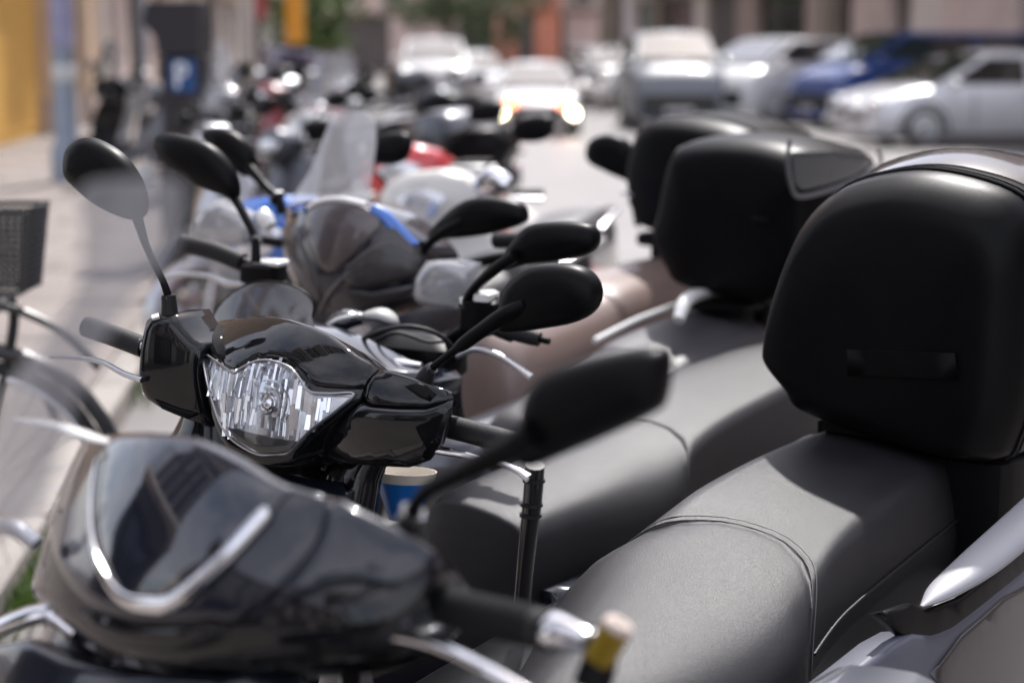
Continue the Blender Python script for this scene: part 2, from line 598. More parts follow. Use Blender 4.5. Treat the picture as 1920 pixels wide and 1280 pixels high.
def ring_seat(C, side, up, w, h, kind, fwd=None, q=0.0):
    """cross-section of a seat: C is the top centre; kind 0 = domed, 1 = creased shoulders"""
    dome = [(0, 0), (0.25, -0.002), (0.5, -0.012), (0.70, -0.030), (0.86, -0.058), (0.96, -0.095), (1.0, -0.14), (0.98, -0.19), (0.93, -0.22)]
    crease = [(0, 0), (0.30, -0.001), (0.56, -0.005), (0.66, -0.010), (0.73, -0.028), (0.84, -0.075), (0.94, -0.125), (0.98, -0.18), (0.96, -0.22)]
    prof = [(a[0] * (1 - kind) + b[0] * kind, a[1] * (1 - kind) + b[1] * kind) for a, b in zip(dome, crease)]
    sw = (lambda x, z: fwd * (q * min(1, x ** 2.2 - z * 1.2))) if fwd is not None else (lambda x, z: V((0, 0, 0)))
    right = [C + side * (x * w) + up * (z * h) + sw(x, z) for x, z in prof]
    left = [C - side * (x * w) + up * (z * h) + sw(x, z) for x, z in prof[1:]]
    return right + left[::-1]

# ================================================================== THE SETTING
def plane_strip(name, pts, z, m, thick=0.25):
    vs = [V((x, y, z)) for x, y in pts] + [V((x, y, z - thick)) for x, y in pts]
    n = len(pts)
    fs = [tuple(range(n)), tuple(range(2 * n - 1, n - 1, -1))] + [(i, (i + 1) % n, n + (i + 1) % n, n + i) for i in range(n)]
    return mesh(name, vs, fs, m, smooth=False)

def ground_mat(name, c1, c2, scale, rough, bump=0.4, fine=60, spec=0.8):
    m = bpy.data.materials.new(name); m.use_nodes = True
    nt = m.node_tree; b = nt.nodes['Principled BSDF']
    tc = nt.nodes.new('ShaderNodeTexCoord')
    n1 = nt.nodes.new('ShaderNodeTexNoise'); n1.inputs['Scale'].default_value = scale; n1.inputs['Detail'].default_value = 9; n1.inputs['Roughness'].default_value = 0.7
    n2 = nt.nodes.new('ShaderNodeTexNoise'); n2.inputs['Scale'].default_value = fine; n2.inputs['Detail'].default_value = 3
    nt.links.new(tc.outputs['Object'], n1.inputs['Vector']); nt.links.new(tc.outputs['Object'], n2.inputs['Vector'])
    r = nt.nodes.new('ShaderNodeValToRGB')
    r.color_ramp.elements[0].color = (*c1, 1); r.color_ramp.elements[1].color = (*c2, 1)
    r.color_ramp.elements[0].position = 0.32; r.color_ramp.elements[1].position = 0.68
    mx = nt.nodes.new('ShaderNodeMath'); mx.operation = 'MULTIPLY_ADD'; mx.inputs[1].default_value = 0.35
    nt.links.new(n2.outputs[0], mx.inputs[0])
    s = nt.nodes.new('ShaderNodeMath'); s.operation = 'MULTIPLY'; s.inputs[1].default_value = 0.65
    nt.links.new(n1.outputs[0], s.inputs[0]); nt.links.new(s.outputs[0], mx.inputs[2])
    nt.links.new(mx.outputs[0], r.inputs[0]); nt.links.new(r.outputs[0], b.inputs['Base Color'])
    b.inputs['Roughness'].default_value = rough; b.inputs['Specular IOR Level'].default_value = spec
    bp = nt.nodes.new('ShaderNodeBump'); bp.inputs['Strength'].default_value = bump; bp.inputs['Distance'].default_value = 0.01
    nt.links.new(n2.outputs[0], bp.inputs['Height']); nt.links.new(bp.outputs[0], b.inputs['Normal'])
    MATS[name] = m
    return m
ROADM = ground_mat('worn_asphalt', (0.10, 0.092, 0.09), (0.19, 0.175, 0.17), 0.6, 0.46, fine=40)
PAVM = ground_mat('paving_stone', (0.15, 0.13, 0.12), (0.25, 0.215, 0.195), 1.4, 0.72, fine=90, spec=0.4)
KERBM = ground_mat('kerb_granite', (0.20, 0.18, 0.165), (0.31, 0.285, 0.26), 3, 0.75, fine=150, spec=0.4)

def kx(Y): return -0.9 - 0.1 * Y           # the kerb line
g = plane_strip('ground', [(-260, -60), (260, -60), (260, 400), (-260, 400)], -0.02, ROADM, 1.0); g['kind'] = 'structure'
g = plane_strip('road', [(kx(-30), -30), (16.5, -30), (0.5, 130), (kx(130), 130)], 0.0, ROADM, 0.015); g['kind'] = 'structure'
g = plane_strip('pavement', [(kx(-30) - 0.16, -30), (kx(130) - 0.16, 130), (kx(130) - 12, 130), (kx(-30) - 12, -30)], 0.115, PAVM, 0.12)
g['kind'] = 'structure'; pav = g; XF[g.name] = Matrix.Identity(4)
# kerb stones, each one its own piece
kerb = thing('kerb', None, None, (kx(0), 0, 0), 0, 0, kind='structure')
kd = V((-0.1, 1, 0)).normalized(); kn = V((1, 0.1, 0)).normalized()
kv, kf = box((0, 0, 0), 0.15, 0.985, 0.14, (kn, kd, ZUP), bev=0.012)
kme = None
for i in range(46):
    c = V((kx(0), 0, 0)) + kd * (1.5 + i) - kn * 0.075 + V((0, 0, 0.055 + random.uniform(-.003, .003)))
    if kme is None:
        o = mesh('kerb_stone', kv, kf, KERBM, kerb, local=True); kme = o
    else:
        o = kme.copy(); COL.objects.link(o)
    o.location = c - kerb.location
# paving slabs of the near pavement
sv, sf = box((0, 0, 0), 0.785, 0.585, 0.03, (kn, kd, ZUP), bev=0.006)
slab0 = None
for i in range(44):
    for j in range(6):
        off = 0.4 if i % 2 else 0.0
        c = V((kx(0), 0, 0)) + kd * (2.5 + i * 0.6) - kn * (0.16 + 0.41 + off + j * 0.8)
        pxx = 960 + FPX * c.x / c.y
        if pxx < -60: continue
        if slab0 is None:
            o = mesh('paving_slab', sv, sf, PAVM, pav, local=True); slab0 = o
        else:
            o = slab0.copy(); COL.objects.link(o)
        o.location = (c.x, c.y, 0.112 + random.uniform(-.002, .002)); o.rotation_euler = (random.uniform(-.004, .004), random.uniform(-.004, .004), 0)
# painted lines of the parking bays
LINE = mat('worn_road_paint', (0.62, 0.60, 0.57), 0.6, var=0.25, vscale=14)
for i, yy in enumerate((9.5, 15.0, 22.0)):
    a = V((kx(yy) + 2.6, yy, 0.004)); 
    g = mesh('parking_line', [a + V((-.05, 0, 0)), a + V((.05, 0, 0)), a + kd * 4 + V((.05, 0, 0)), a + kd * 4 + V((-.05, 0, 0))], [(0, 1, 2, 3)], LINE, smooth=False)
    g['kind'] = 'structure'

# ---- buildings
BEIGE = mat('beige_render', (0.62, 0.46, 0.33), 0.8, var=0.15, vscale=1.2)
PINKW = mat('pinkish_stone', (0.70, 0.57, 0.52), 0.8, var=0.18, vscale=1.5)
PALE = mat('pale_render', (0.74, 0.67, 0.61), 0.8, var=0.12, vscale=1.0)
OCHRE = mat('ochre_shutter', (0.72, 0.42, 0.09), 0.6, var=0.08, vscale=2)
STONEB = mat('brown_stone_base', (0.48, 0.39, 0.34), 0.8, var=0.15, vscale=2)
TERRA = mat('terracotta_render', (0.55, 0.22, 0.14), 0.8, var=0.15, vscale=1)
GLASSD = mat('dark_shop_glass', (0.03, 0.035, 0.04), 0.08, spec=0.8, var=0.3, vscale=0.8)
IRON = mat('dark_iron', (0.03, 0.03, 0.032), 0.5)
GREYB = mat('grey_metal_shutter', (0.22, 0.23, 0.24), 0.5, var=0.2, vscale=2)
TEAL = mat('teal_shutter', (0.10, 0.17, 0.17), 0.5, var=0.2, vscale=2)
DARKW = mat('dark_doorway', (0.11, 0.095, 0.09), 0.6, var=0.3, vscale=1)
WOODD = mat('dark_wood_door', (0.07, 0.04, 0.025), 0.5, var=0.3, vscale=3)

def facade(name, label, p0, p1, inward, height, wall, base, bays, storeys=4, shop_h=3.6, balcony=True):
    """p0->p1 runs along the street, inward points away from it; bays = list of (width, kind)"""
    p0 = V((p0[0], p0[1], 0)); p1 = V((p1[0], p1[1], 0))
    d = (p1 - p0).normalized(); L = (p1 - p0).length
    q = V((inward[0], inward[1], 0)).normalized()
    o = thing(name, label, 'building', p0)
    ax = (d, q, ZUP)
    mid = (p0 + p1) / 2
    # back block
    mesh('wall', *box(mid + q * 4.4 + ZUP * (height / 2), L, 8.0, height, ax), wall, o, smooth=False)
    tot = sum(b[0] for b in bays)
    sc = L / tot
    x = 0.0
    for w, kind in bays:
        w *= sc
        c = p0 + d * (x + w / 2)
        if kind.startswith('pier'):
            m = {'pier': wall, 'pier2': base, 'pier3': PALE}[kind]
            mesh('pier', *box(c + q * 0.20 + ZUP * (shop_h / 2), w * 0.995, 0.40, shop_h, ax), m, o, smooth=False)
            mesh('plinth', *box(c + q * 0.19 + ZUP * 0.35, w + 0.04, 0.44, 0.7, ax), base, o, smooth=False)
        else:
            m = {'glass': GLASSD, 'ochre': OCHRE, 'grey': GREYB, 'teal': TEAL, 'door': WOODD, 'dark': DARKW}[kind]
            pn = mesh({'glass': 'shop_window', 'ochre': 'shutter', 'grey': 'shutter', 'teal': 'shutter', 'door': 'door', 'dark': 'doorway'}[kind],
                      *box(c + q * 0.30 + ZUP * (0.12 + (shop_h - 0.12) / 2), w * 0.995, 0.12, shop_h - 0.12, ax), m, o, smooth=False)
            if kind in ('ochre', 'grey', 'teal'):
                gg = [box(c + q * 0.235 + ZUP * (0.3 + k * 0.16), w * 0.96, 0.02, 0.13, ax) for k in range(int((shop_h - 0.5) / 0.16))]
                s_ = mesh('slats', *join(*gg), m, pn, smooth=False); s_['kind'] = 'stuff'
            elif kind == 'glass':
                gg = [box(c + q * 0.22 + d * (dx * w) + ZUP * (shop_h / 2), 0.07, 0.08, shop_h - 0.2, ax) for dx in (-0.46, 0, 0.46)]
                gg.append(box(c + q * 0.21 + ZUP * (shop_h * 0.72), w * 0.92, 0.06, 0.07, ax))
                mesh('frame', *join(*gg), IRON, pn, smooth=False)
        x += w
    mesh('cornice', *box(mid + q * 0.10 + ZUP * (shop_h + 0.17), L, 0.62, 0.34, ax), base, o, smooth=False)
    # upper storeys
    up = height - shop_h - 0.34
    sh = up / storeys
    mesh('upper_wall', *box(mid + q * 0.36 + ZUP * (shop_h + 0.34 + up / 2), L * 0.998, 0.12, up, ax), wall, o, smooth=False)
    nw = max(2, int(L / 3.0))
    win = None
    for k in range(storeys):
        zb = shop_h + 0.34 + k * sh
        for j in range(nw):
            c = p0 + d * (L * (j + 0.5) / nw)
            rel = c + ZUP * zb
            if win is None:
                win = mesh('window', *box(c + q * 0.285 + ZUP * (zb + 1.4), 1.1, 0.06, 2.2, ax), GLASSD, o, smooth=False)
                gg = [box(c + q * 0.26 + d * dx + ZUP * (zb + 1.4), 0.1, 0.12, 2.4, ax) for dx in (-0.6, 0, 0.6)] + [box(c + q * 0.25 + ZUP * (zb + 2.6), 1.5, 0.16, 0.16, ax)]
                wf = mesh('frame', *join(*gg), PALE, win, smooth=False)
                first = c + ZUP * zb
                bal = None
                if balcony:
                    bal = mesh('balcony', *box(c - q * 0.25 + ZUP * (zb + 0.12), 1.9, 0.75, 0.14, ax), PALE, o, smooth=False)
                    gg = [box(c - q * 0.60 + d * (-0.9 + 0.12 * t) + ZUP * (zb + 0.68), 0.025, 0.025, 0.98, ax) for t in range(16)]
                    gg.append(box(c - q * 0.60 + ZUP * (zb + 1.19), 1.9, 0.05, 0.04, ax))
                    mesh('railing', *join(*gg), IRON, bal, smooth=False)
            else:
                for src in ((win, bal) if bal else (win,)):
                    cc = copy_tree(src)
                    cc.location = src.location + (rel - first)
                    cc.parent = o
    mesh('roof_edge', *box(mid + q * 0.05 + ZUP * (height + 0.15), L, 0.9, 0.3, ax), base, o, smooth=False)
    return o

def lx(Y): return -4.6 - 0.1 * Y
def rx(Y): return 14.0 - 0.1 * Y
INL = (-1, -0.1); INR = (1, 0.1)
facade('ochre_building', 'beige building with a wide ochre yellow roller shutter behind the lamp post', (lx(19), 19), (lx(33.5), 33.5), INL, 17, BEIGE, STONEB,
       [(0.3, 'pier'), (8.6, 'ochre'), (2.6, 'pier'), (1.4, 'dark'), (1.8, 'pier')], 4)
facade('stone_building', 'pinkish stone building behind the parking meter and the motorcycles', (lx(33.5), 33.5), (lx(58), 58), INL, 19, PINKW, STONEB,
       [(1, 'pier3'), (1.4, 'grey'), (1.3, 'pier'), (2.2, 'glass'), (2.2, 'pier'), (2.6, 'door'), (2.0, 'pier'), (1.4, 'glass'), (2.4, 'pier3'), (2.5, 'glass'), (1.2, 'pier')], 4)
facade('pale_building', 'pale rendered building further up the left side of the street', (lx(58), 58), (lx(88), 88), INL, 18, PALE, PINKW,
       [(1, 'pier'), (3, 'glass'), (1, 'pier'), (3, 'dark'), (1.4, 'pier'), (3, 'glass'), (1, 'pier')], 4)
facade('rose_building', 'pink stone building on the right with dark doorways behind the parked cars', (rx(26), 26), (rx(50), 50), INR, 18, PINKW, STONEB,
       [(2, 'pier3'), (2.4, 'teal'), (1.0, 'pier2'), (1.1, 'pier3'), (3.2, 'grey'), (4.4, 'pier'), (2.2, 'pier3'), (1.6, 'dark'), (3.2, 'pier'), (1.4, 'glass'), (1.2, 'pier')], 4)
facade('brown_building', 'brown brick coloured building up the right side of the street', (rx(50), 50), (rx(84), 84), INR, 17, mat('brown_render', (0.50, 0.40, 0.35), 0.8, var=0.2, vscale=1), STONEB,
       [(1, 'pier'), (3, 'glass'), (1.4, 'pier'), (2.4, 'dark'), (1, 'pier3'), (3, 'glass'), (1.4, 'pier'), (2, 'teal'), (1.2, 'pier')], 4)
facade('end_building', 'long beige building closing the far end of the street', (-30, 112), (30, 108), (0.05, 1), 20, PINKW, STONEB,
       [(2, 'pier'), (3, 'glass'), (2, 'pier3'), (3, 'dark'), (2, 'pier'), (3, 'glass'), (2, 'pier'), (3, 'glass'), (2, 'pier3'), (3, 'dark'), (2, 'pier')], 4)
facade('terracotta_building', 'narrow terracotta red building at the far end of the street', (-1.0, 100), (2.6, 99.8), (0.05, 1), 15, TERRA, TERRA,
       [(1, 'pier'), (0.8, 'dark'), (1, 'pier')], 3, balcony=False)
facade('reflection_tower', 'unseen dark tower block added on the near left for the stripe it mirrors in the cowls', (-6.9, 1.2), (-7.1, 3.9), INL, 26, mat('dark_render', (.055, .05, .05), .7), DARKW,  # unseen, added so its dark front mirrors as a stripe in the cowls
       [(.4, 'pier'), (2, 'glass'), (.4, 'pier')], 7)
facade('near_right_building', 'tall beige building on the near right side, seen only mirrored in paint', (rx(-22) + 3, -22), (rx(25.5) + .2, 25.5), INR, 9, BEIGE, STONEB,
       [(1, 'pier'), (3, 'glass'), (1, 'pier'), (3, 'grey'), (1, 'pier'), (3, 'glass'), (1, 'pier'), (3, 'door'), (1, 'pier')] * 2, 2)
# the side of the street behind the photographer, mirrored in the cowls
facade('corner_building', 'tall building with balconies on the near left side of the street', (lx(-26) - 8.5, -26), (lx(-3) - 8.5, -3), INL, 9, PALE, STONEB,
       [(1, 'pier'), (3, 'glass'), (1, 'pier'), (3, 'grey'), (1, 'pier'), (3, 'glass'), (1, 'pier')], 2)

# ================================================================== STREET FURNITURE
POLEM = mat('grey_galvanised_pole', (0.26, 0.30, 0.36), 0.45, metal=0.4, var=0.15, vscale=5)
STICK = mat('faded_violet_poster', (0.20, 0.20, 0.36), 0.6, col2=(0.42, 0.40, 0.50), vscale=6)
LPOST = thing('street_lamp', 'grey steel lamp post with faded blue posters wrapped round it, before the ochre shutter', 'lamp post', (-4.67, 18, 0.115))
c = V((-4.67, 18, 0))
mesh('pole', *disc_lathe(c + ZUP * 0.115, ZUP, [(0.17, 0), (0.17, 0.35), (0.125, 0.42), (0.118, 1.14), (0.118, 1.145), (0.115, 3.0), (0.085, 8.0)], 20), POLEM, LPOST)
mesh('poster', *disc_lathe(c + ZUP * 1.52, ZUP, [(0.121, 0), (0.121, 0.62)], 20), STICK, LPOST)
mesh('poster', *disc_lathe(c + ZUP * 2.2, ZUP, [(0.119, 0), (0.119, 0.5)], 20), mat('blue_poster', (0.10, 0.13, 0.30), 0.6, col2=(0.3, 0.32, 0.42), vscale=8), LPOST)
mesh('collar', *disc_lathe(c + ZUP * 1.16, ZUP, [(0.123, 0), (0.127, 0.02), (0.127, 0.16), (0.123, 0.18)], 20), mat('pale_tape', (0.55, 0.57, 0.56), 0.6), LPOST)
mesh('lamp_arm', *tube([c + V((0, 0, 7.8)), c + V((0.2, 0, 8.3)), c + V((1.6, 0.1, 8.5))], 0.045, 8, 4), POLEM, LPOST)
mesh('lamp_head', *box(c + V((1.9, 0.1, 8.48)), 0.7, 0.3, 0.14, bev=0.04), POLEM, LPOST)

METM = mat('dark_meter_metal', (0.022, 0.02, 0.025), 0.45, bump=0.1, bscale=300)
bx, by = -2.17, 11.5
MET = thing('parking_meter', 'dark pay and display parking meter with a white P on a blue panel', 'parking meter', (bx, by, 0.115))
mrot = Matrix.Rotation(radians(-8), 3, 'Z')
mx_, my_ = mrot @ V((1, 0, 0)), mrot @ V((0, 1, 0))
cm = V((bx, by, 0))
mesh('body', *box(cm + ZUP * 0.79, 0.285, 0.24, 1.35, (mx_, my_, ZUP), bev=0.03), METM, MET)
mesh('skirt', *box(cm + ZUP * 0.42, 0.335, 0.275, 0.62, (mx_, my_, ZUP), bev=0.03), METM, MET)
# cap: wedge that leans out to the left, solar top
vs, fs = loft([[cm + mx_ * a + my_ * b + ZUP * z for a, b in ((x0, -.15), (x1, -.15), (x1, .15), (x0, .15))] for x0, x1, z in ((-.135, .14, 1.46), (-.16, .145, 1.58), (-.235, .15, 1.66), (-.235, .15, 1.70), (-.20, .14, 1.80))])
mesh('cap', vs, fs, METM, MET, smooth=False)
mesh('blue_panel', *box(cm - my_ * 0.122 + mx_ * 0.02 + ZUP * 1.325, 0.18, 0.012, 0.215, (mx_, my_, ZUP), bev=0.004), mat('blue_sign_panel', (0.008, 0.065, 0.22), 0.4), MET)
PW = mat('white_lettering', (0.75, 0.78, 0.82), 0.5)
pc = cm - my_ * 0.131 + mx_ * 0.02 + ZUP * 1.325
arc = [pc + mx_ * (-0.01 + 0.038 * cos(a)) + ZUP * (0.038 + 0.038 * sin(a)) for a in [radians(90 - 18 * k) for k in range(11)]]
gg = [box(pc - mx_ * 0.038, 0.030, 0.006, 0.16, (mx_, my_, ZUP)), tube([pc - mx_ * 0.038 + ZUP * 0.076] + arc + [pc - mx_ * 0.038], 0.014, 8, 2)]
mesh('letter_p', *join(*gg), PW, MET)
mesh('coin_slot', *box(cm - my_ * 0.122 + mx_ * 0.05 + ZUP * 1.10, 0.06, 0.012, 0.10, (mx_, my_, ZUP)), mat('meter_screen', (0.05, 0.055, 0.05), 0.2), MET)
mesh('base', *box(cm + ZUP * 0.13, 0.34, 0.29, 0.05, (mx_, my_, ZUP), bev=0.01), METM, MET)

def post(name, label, cat, x, y, r, h, m, extra=None, base=0.0):
    o = thing(name, label, cat, (x, y, base))
    mesh('pole', *disc_lathe((x, y, base), ZUP, [(r * 1.5, 0), (r * 1.5, 0.25), (r, 0.32), (r * 0.9, h)], 14), m, o)
    if extra: extra(o)
    return o
PALEPOST = mat('pale_painted_post', (0.50, 0.47, 0.48), 0.5)
def lamp_ex(x, y, h):
    def f(o):
        mesh('lamp_arm', *tube([V((x, y, h - 0.1)), V((x + .3, y, h + .4)), V((x - 1.2, y, h + .7))], 0.05, 8, 4), PALEPOST, o)
        mesh('lamp_head', *box((x - 1.5, y, h + .68), 0.7, 0.3, 0.14, bev=0.04), PALEPOST, o)
    return f
post('street_lamp', 'pale lamp post rising behind the grey blue van in the road', 'lamp post', 2.95, 44, 0.14, 8, PALEPOST, lamp_ex(2.95, 44, 8))
post('drainpipe', 'thin grey pipe standing on the pavement left of the parking meter', 'pipe', -5.9, 27.6, 0.09, 7, mat('blue_grey_pipe', (0.16, 0.18, 0.22), 0.5), None, 0.115)
post('sign_post', 'slim beige post between the motorcycles on the pavement', 'post', -2.62, 17.2, 0.075, 3.4, mat('beige_post', (0.42, 0.36, 0.31), 0.6), None, 0.115)
def sign_ex(x, y, z, w, h, m, nm='sign_board'):
    def f(o):
        mesh(nm, *box((x, y - 0.1, z), w, 0.05, h, bev=0.015), m, o)
        mesh('bracket', *box((x, y - 0.04, z), 0.2, 0.06, 0.08), IRON, o)
    return f
post('shop_sign', 'orange hanging sign on a post beyond the motorcycles', 'sign', -3.36, 27, 0.05, 3.1, IRON, sign_ex(-3.36, 27, 2.05, 0.30, 0.95, mat('orange_sign', (0.75, 0.33, 0.03), 0.5)), 0.115)
post('shop_sign', 'small dark red sign on a post right of the parking meter', 'sign', -4.1, 28, 0.05, 3.0, IRON, sign_ex(-4.1, 28, 2.22, 0.34, 0.5, mat('dark_red_sign', (0.34, 0.06, 0.07), 0.5)), 0.115)
AWN = thing('awning', 'dusky violet shop awning on two thin legs over the left pavement', 'awning', (-4.4, 33, 0.115))
mesh('canopy', [V((-5.0, 33, 1.55)), V((-3.9, 33, 1.42)), V((-3.9, 35, 1.42)), V((-5.0, 35, 1.55)), V((-5.0, 33, 1.05)), V((-3.9, 33, 1.05)), V((-3.9, 35, 1.05)), V((-5.0, 35, 1.05))],
     [(0, 1, 2, 3), (0, 4, 5, 1), (1, 5, 6, 2), (2, 6, 7, 3), (3, 7, 4, 0)], mat('violet_canvas', (0.09, 0.075, 0.15), 0.8), AWN, smooth=False)
for dx in (-4.95, -3.95):
    mesh('leg', *box((dx, 33.1, 0.6), 0.05, 0.05, 1.0), IRON, AWN)

# ---- trees
LEAFD = mat('leaf_green', (0.08, 0.11, 0.05), 0.6, col2=(0.12, 0.16, 0.08), vscale=0.8)
BARK = mat('plane_tree_bark', (0.16, 0.125, 0.10), 0.85, col2=(0.33, 0.29, 0.24), vscale=4)
def tree(label, x, y, h, crown_z, crown_r, base=0.0, leaves=1500, m=LEAFD, trunk_r=0.16):
    o = thing('street_tree', label, 'tree', (x, y, base))
    rnd = random.Random(int(x * 31 + y * 17))
    gg = [tube([V((x, y, base)), V((x + .05, y, base + h * .3)), V((x - .08, y, base + h * .6)), V((x, y, base + h * .95))], [trunk_r * 1.2, trunk_r, trunk_r * .75, 0.03], 10, 4)]
    for k in range(7):
        a = rnd.uniform(0, 6.28); z0 = base + h * rnd.uniform(.42, .7)
        e = V((x + cos(a) * crown_r * .75, y + sin(a) * crown_r * .75, z0 + rnd.uniform(.8, 2.2)))
        gg.append(tube([V((x, y, z0)), (V((x, y, z0)) + e) / 2 + V((0, 0, .1)), e], [trunk_r * .45, trunk_r * .3, .02], 6, 2))
    mesh('trunk', *join(*gg), BARK, o)
    vs, fs = [], []
    cl = [(rnd.gauss(0, crown_r * .48), rnd.gauss(0, crown_r * .48), rnd.gauss(0, crown_r * .40), rnd.uniform(.35, .8)) for _ in range(26)]
    for i in range(leaves):
        cx, cy, cz, cr_ = cl[rnd.randrange(26)]
        p = V((x + cx + rnd.gauss(0, cr_ * .6), y + cy + rnd.gauss(0, cr_ * .6), max(base + 1.4, crown_z + cz + rnd.gauss(0, cr_ * .5))))
        d = V((rnd.gauss(0, 1), rnd.gauss(0, 1), rnd.gauss(0, 1))).normalized(); e = d.orthogonal().normalized(); f = d.cross(e)
        s = rnd.uniform(.07, .17)
        b = len(vs); vs += [p - e * s, p + f * s * .6, p + e * s, p - f * s * .6]; fs.append((b, b + 1, b + 2, b + 3))
    cm_ = mesh('crown', vs, fs, m, o, smooth=False)
    return o
TG = 'street trees'
tree('small green leafy tree low on the left behind the motorcycles', -4.7, 40, 5, 2.2, 0.9, 0.115, 1100, m=mat('bright_leaf', (0.07, 0.12, 0.03), .6, col2=(.12, .17, .05), vscale=1))
tree('dark green tree behind the white van at the far end', -2.6, 70, 7, 3.3, 2.1, 0, 2200)
tree('dark green tree beside the terracotta building at the far end', -0.4, 78, 7, 3.4, 2.2, 0, 2200)
tree('bare brown plane tree trunk just right of the white oncoming car', 3.3, 58, 11, 9.0, 3.0, 0, 2500, trunk_r=.42)
tree('brown plane tree behind the dark grey van', 5.2, 62, 11, 9.0, 3.0, 0, 2500, trunk_r=.38)
tree('brown plane tree on the right side behind the blue van', 9.2, 56, 11, 8.6, 3.0, 0, 2500, trunk_r=.40)
tree('plane tree trunk between the white car and the pink building', 8.0, 44, 10, 8.5, 2.8, 0, 2500, trunk_r=.26)

# ================================================================== CARS
CARGLASS = mat('car_glass', (0.015, 0.018, 0.02), 0.03, spec=1.0, coat=1.0)
HLGLOW = mat('lit_headlamp', (1, 1, 0.9), 0.2, emit=(1.0, 0.90, 0.62), estr=13)
ORGLOW = mat('lit_orange_lamp', (1, 0.3, 0.1), 0.2, emit=(1.0, 0.16, 0.04), estr=9)
HLOFF = mat('unlit_headlamp', (0.75, 0.77, 0.8), 0.1, metal=0.5, coat=1.0)
PLATE = mat('number_plate_white', (0.7, 0.7, 0.7), 0.5)
def car(name, label, cat, loc, rot, paint, L=4.2, W=1.75, Hh=1.45, kind='hatch', lamps=False, orange=False, bumper=None, group=None):
    """local +Y is the nose"""
    o = thing(name, label, cat, loc, rot, 0, group)
    h = L / 2
    k = Hh / 1.45
    if kind == 'van':
        prof = [(h, .80, .55), (h - .06, .86, .75 * k), (h - .35, .90, .92 * k), (h - .85, .90, 1.02 * k), (h - 1.3, .90, 1.04 * k), (0, .90, 1.04 * k), (-h + .1, .90, 1.04 * k), (-h, .86, 1.0 * k)]
        gh = [(h - .62, 1.00 * k, .0), (h - 1.65, Hh, 1), (-h + .12, Hh, 1), (-h + .02, 1.0 * k, 0)]
    else:
        prof = [(h, .62, .52), (h - .05, .74, .64 * k), (h - .22, .84, .74 * k), (h - .60, .88, .86 * k), (h - 1.0, .88, .93 * k), (0, .89, .96 * k), (-h + .7, .88, .97 * k), (-h + .15, .84, .93 * k), (-h, .72, .80 * k)]
        gh = [(h - .95, .91 * k, 0), (h - 1.85, Hh - .02, 1), (h - 2.3, Hh, 1), (-h + 1.1, Hh - .03, 1), (-h + .22, .93 * k, 0)]
    ws = W / 1.8
    rings = []
    for y, w, zt in prof:
        w *= ws
        f = 0.45 if y == h else 1
        rings.append([V((x_, y, z_)) for x_, z_ in ((0, zt + .015), (w * .55, zt + .01), (w * .88, zt - .015), (w * .985, zt - .09), (w, zt * .62), (w * .99, .34), (w * .90, .2), (0, .19),
                                                  (-w * .90, .2), (-w * .99, .34), (-w, zt * .62), (-w * .985, zt - .09), (-w * .88, zt - .015), (-w * .55, zt + .01))])
    mesh('body', *loft(rings), paint, o, local=True, angle=50)
    # cabin
    bw, tw = .80 * ws, (.70 if kind == 'van' else .60) * ws
    gr = []
    for y, z, t in gh:
        w = bw * (1 - t) + tw * t
        zb = .90 * k
        wb = bw
        if t == 0:
            gr.append([V((wb, y, zb)), V((w, y, z)), V((w * .6, y + .03, z + .005)), V((0, y + .05, z + .01)), V((-w * .6, y + .03, z + .005)), V((-w, y, z)), V((-wb, y, zb))])
        else:
            gr.append([V((wb, y, zb)), V((w, y, z - .045)), V((w * .80, y, z)), V((0, y, z + .025)), V((-w * .80, y, z)), V((-w, y, z - .045)), V((-wb, y, zb))])
    vs, fs = loft(gr, closed=False)
    n = 7
    fs.append(tuple(range(n))); fs.append(tuple(reversed(range(len(vs) - n, len(vs)))))
    mesh('cabin', vs, fs, paint, o, local=True, angle=30)
    # glass panels slightly proud of the cabin
    def quad(nm, a, b, c_, d_, m, off=.012, th=.02, parent=o):
        a, b, c_, d_ = map(V, (a, b, c_, d_))
        nn = (b - a).cross(d_ - a).normalized()
        vs = [p + nn * off for p in (a, b, c_, d_)] + [p - nn * th for p in (a, b, c_, d_)]
        return mesh(nm, vs, [(0, 1, 2, 3), (7, 6, 5, 4), (0, 4, 5, 1), (1, 5, 6, 2), (2, 6, 7, 3), (3, 7, 4, 0)], m, parent, local=True, smooth=False)
    def lerp(a, b, t): return a + (b - a) * t
    y0, z0 = gh[0][0], gh[0][1]; y1, z1 = gh[1][0], gh[1][1]
    yr, zr = gh[-2][0], gh[-2][1]; ye, ze = gh[-1][0], gh[-1][1]
    quad('windscreen', (-bw * .93, lerp(y0, y1, .05) + .03, lerp(z0, z1, .05) + .03), (bw * .93, lerp(y0, y1, .05) + .03, lerp(z0, z1, .05) + .03), (tw * .90, lerp(y0, y1, .93), lerp(z0, z1, .93)), (-tw * .90, lerp(y0, y1, .93), lerp(z0, z1, .93)), CARGLASS, .03)
    quad('rear_window', (bw * .88, lerp(ye, yr, .1), lerp(ze, zr, .1)), (-bw * .88, lerp(ye, yr, .1), lerp(ze, zr, .1)), (-tw * .88, lerp(ye, yr, .88), lerp(ze, zr, .88)), (tw * .88, lerp(ye, yr, .88), lerp(ze, zr, .88)), CARGLASS)
    zb_, zt_ = z0 + .05, z1 - .09
    def sx(z, s):
        t = (z - .90 * k) / (z1 - .045 - .90 * k)
        return s * (bw + (tw - bw) * t + .0)
    ysegs = []
    fa, fb = y0 - .28, y1 - .02
    mid_ = lerp(y1, yr, .48)
